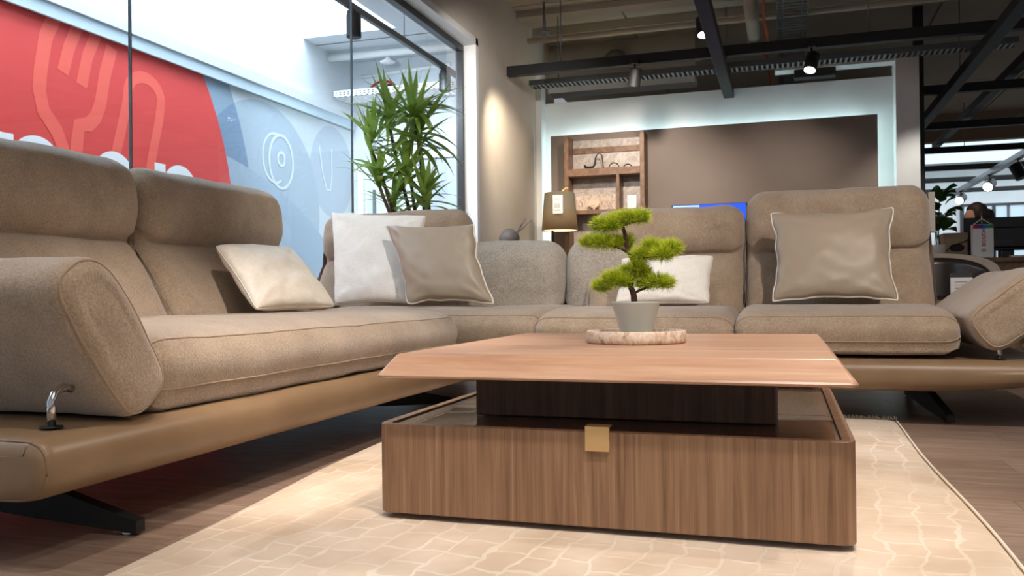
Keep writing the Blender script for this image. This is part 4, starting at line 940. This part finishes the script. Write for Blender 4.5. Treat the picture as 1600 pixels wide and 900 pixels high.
for k in range(5):
    tx, tz = 1.115 + rnd.uniform(-.05, .06), 1.0 + .05 * k; v, f = gtube([(1.115 + .01 * (k - 2), 7.15, .82), ((1.115 + tx) / 2, 7.15, .92), (tx, 7.15, tz)], .004, 6); build('stem', v, f, plain('green_stem', (70, 84, 40), .7), pp)
for k in range(44):
    z = rnd.uniform(.93, 1.22); r_ = .055 * (1 - abs(z - 1.08) / .25) + .01; az = rnd.uniform(0, 2 * PI)
    lf = bpy.data.objects.new('leaf', lm); COL.objects.link(lf); lf.parent = pp
    lf.location = Vector((1.125 + r_ * math.cos(az), 7.15 + r_ * math.sin(az), z)) - ORG[pp]; s = rnd.uniform(.08, .125)
    lf.scale = (s, s, s); lf.rotation_euler = Euler((rnd.uniform(-.4, .4), -rnd.uniform(-.1, .9), az + rnd.uniform(-.5, .5)), 'XYZ')
# shell chair with price tag
ch = thing('shell_chair', (1.0, 5.4, 0), 'curved shell armchair, beige outside and dark inside, behind the sofa', 'chair')
def shell(r, z0, zt, th, a0, a1, cx, cy, name, mat):
    V = []; Fc = []; na, nz = 28, 8
    for s in (0, 1):
        for j in range(nz + 1):
            for i in range(na + 1):
                a = math.radians(a0 + (a1 - a0) * i / na); q = i / na; zz = z0 + (zt - .20 * (abs(q - .5) * 2) ** 2.2 - z0) * j / nz; R = r - s * th + .03 * j / nz
                V.append((cx + R * math.cos(a), cy + R * .85 * math.sin(a), zz))
    o = (na + 1) * (nz + 1)
    for j in range(nz):
        for i in range(na): a = j * (na + 1) + i; Fc += [(a, a + 1, a + na + 2, a + na + 1), (o + a, o + a + na + 1, o + a + na + 2, o + a + 1)]
    for i in range(na): a = nz * (na + 1) + i; Fc += [(a, a + 1, o + a + 1, o + a), (i, o + i, o + i + 1, i + 1)]
    for j in range(nz): 
        for i in (0, na): a = j * (na + 1) + i; Fc.append((a, o + a, o + a + na + 1, a + na + 1))
    return fixn(build(name, V, Fc, mat, ch))
shell(.29, .40, .715, .035, -30, 200, .83, 5.35, 'back_shell', fabric('beige_chair_fabric', (150, 138, 122), (176, 164, 146)))
shell(.252, .40, .690, .012, -25, 195, .83, 5.35, 'inner_shell', M['mirror_dark'])
v, f = grev([(.001, .38), (.22, .38), (.24, .42), (.22, .46), (.001, .47)], (.83, 5.35, 0), 28); build('seat', v, f, M['mirror_dark'], ch)
for sx, sy in ((-1, -1), (1, -1), (-1, 1), (1, 1)):
    v, f = gtube([(.83 + sx * .14, 5.35 + sy * .14, .39), (.83 + sx * .22, 5.35 + sy * .2, 0)], .014, 8, radii=[.016, .01]); build('leg', v, f, M['black'], ch)
tg = thing('price_tag_stand', (.8925, 5.0, 0), 'white price tag on a thin floor stand in front of the shell chair', 'tag')
box('price_tag', .84, .945, 5.0, 5.004, .45, .585, M['paper'], tg)
v, f = gtube([(.8925, 5.008, 0), (.8925, 5.008, .5)], .004, 6); build('pole', v, f, M['chrome'], tg)
v, f = grev([(.001, 0), (.05, 0), (.05, .006), (.001, .008)], (.8925, 5.008, 0), 20); build('base', v, f, M['black'], tg)
box('tag_header', .84, .945, 4.997, 5.0, .565, .587, M['frame_dark'], tg)
for k in range(4): box('printed_line', .86, .92, 4.998, 5.0, .49 + k * .016, .493 + k * .016, M['ink'], tg)
box('back_tag', .645, .672, 4.36, 4.44, .77, .955, plain('grey_tag', (176, 172, 166), .7), label='pale grey swatch hanging on the outer side of the right sofa back', cat='tag')
# seated person behind the monitor
ps = thing('person', (1.70, 8.65, 0), 'person with brown hair tied back sitting behind the monitor, facing left', 'person')
skin = plain('skin', (196, 146, 120), .55); hair = plain('brown_hair', (54, 30, 20), .6); cloth = plain('dark_top', (44, 44, 52), .85)
def body(): 
    V = [Vector(p) for p in ((1.72, 8.65, .48), (1.72, 8.66, .7), (1.71, 8.66, .92), (1.70, 8.65, 1.02), (1.70, 8.65, 1.09), (1.70, 8.45, .97), (1.60, 8.38, .80), (1.42, 8.32, .80), (1.70, 8.85, .97), (1.60, 8.92, .80), (1.42, 8.85, .80), (1.40, 8.55, .50), (1.36, 8.55, .12), (1.40, 8.77, .50), (1.36, 8.77, .12))]
    R = [.13, .12, .14, .07, .05, .055, .042, .032, .055, .042, .032, .075, .045, .075, .045]
    E = [(0, 1), (1, 2), (2, 3), (3, 4), (2, 5), (5, 6), (6, 7), (2, 8), (8, 9), (9, 10), (0, 11), (11, 12), (0, 13), (13, 14)]
    me = bpy.data.meshes.new('body'); me.from_pydata([v - ORG[ps] for v in V], E, []); o = link('body', me, cloth, ps)
    md = o.modifiers.new('skin', 'SKIN'); 
    for k, sv in enumerate(me.skin_vertices[0].data): sv.radius = (R[k], R[k]); sv.use_root = (k == 0)
    o.modifiers.new('sub', 'SUBSURF').levels = 2; o.modifiers['sub'].render_levels = 2; return o
body()
V = []; Fc = []; n1, n2 = 20, 14; hc = Vector((1.665, 8.65, 1.17))
for j in range(n2 + 1):
    for i in range(n1):
        th_ = PI * j / n2; a = 2 * PI * i / n1; p = Vector((math.sin(th_) * math.cos(a) * .088, math.sin(th_) * math.sin(a) * .07, math.cos(th_) * .105))
        if p.x < 0:
            p.x *= .95; 
            if abs(p.y) < .02: p.x -= .018 * math.exp(-((p.z + .01) / .022) ** 2)      # nose
            p.x += .008 * math.exp(-((p.z - .02) / .012) ** 2) * (abs(p.y) > .015)      # eye sockets
            p.x -= .005 * math.exp(-((p.z + .045) / .01) ** 2) * (abs(p.y) < .025)      # lips
            if p.z < -.05: p.x -= .008
        V.append(tuple(hc + p))
for j in range(n2):
    for i in range(n1): Fc.append((j * n1 + i, j * n1 + (i + 1) % n1, (j + 1) * n1 + (i + 1) % n1, (j + 1) * n1 + i))
fixn(build('head', V, Fc, skin, ps))
v, f = gtube([(1.70, 8.65, 1.02), (1.69, 8.65, 1.10)], .05, 14, radii=[.055, .047]); build('neck', v, f, skin, ps)
V2 = []; Fc2 = []
for j in range(n2 + 1):
    for i in range(n1):
        th_ = PI * j / n2; a = 2 * PI * i / n1; p = Vector((math.sin(th_) * math.cos(a) * .098, math.sin(th_) * math.sin(a) * .08, math.cos(th_) * .112)); p += Vector((.014, 0, .012))
        if p.x < -.02 and p.z < .045: p *= .78
        p += Vector((1, 1, 1)) * .004 * noise.noise(p * 60); V2.append(tuple(hc + p))
fixn(build('hair', V2, Fc, hair, ps))
V3 = [tuple(hc + Vector((.105, 0, -.01)) + Vector(v_) ) for v_ in [(math.sin(PI * j / 8) * math.cos(2 * PI * i / 12) * .055, math.sin(PI * j / 8) * math.sin(2 * PI * i / 12) * .06, math.cos(PI * j / 8) * .07) for j in range(9) for i in range(12)]]
fixn(build('hair_bun', V3, [(j * 12 + i, j * 12 + (i + 1) % 12, (j + 1) * 12 + (i + 1) % 12, (j + 1) * 12 + i) for j in range(8) for i in range(12)], hair, ps))
v, f = grev([(.001, .28), (.22, .28), (.23, .31), (.22, .335), (.001, .34)], (1.68, 8.65, 0), 24)
oc = thing('office_chair', (1.75, 8.65, 0), 'dark office chair under the person behind the desk', 'chair'); build('seat', v, f, M['black_matte'], oc)
box('backrest', 1.88, 1.93, 8.45, 8.85, .5, .98, M['black_matte'], oc, bv=.015); v, f = gtube([(1.72, 8.65, .03), (1.72, 8.65, .28)], .025, 10); build('column', v, f, M['chrome'], oc)
v, f = grev([(.001, 0), (.26, 0), (.26, .02), (.03, .05), (.001, .05)], (1.72, 8.65, 0), 20); build('base', v, f, M['black'], oc)
print('leaves', total, 'planks', cnt)
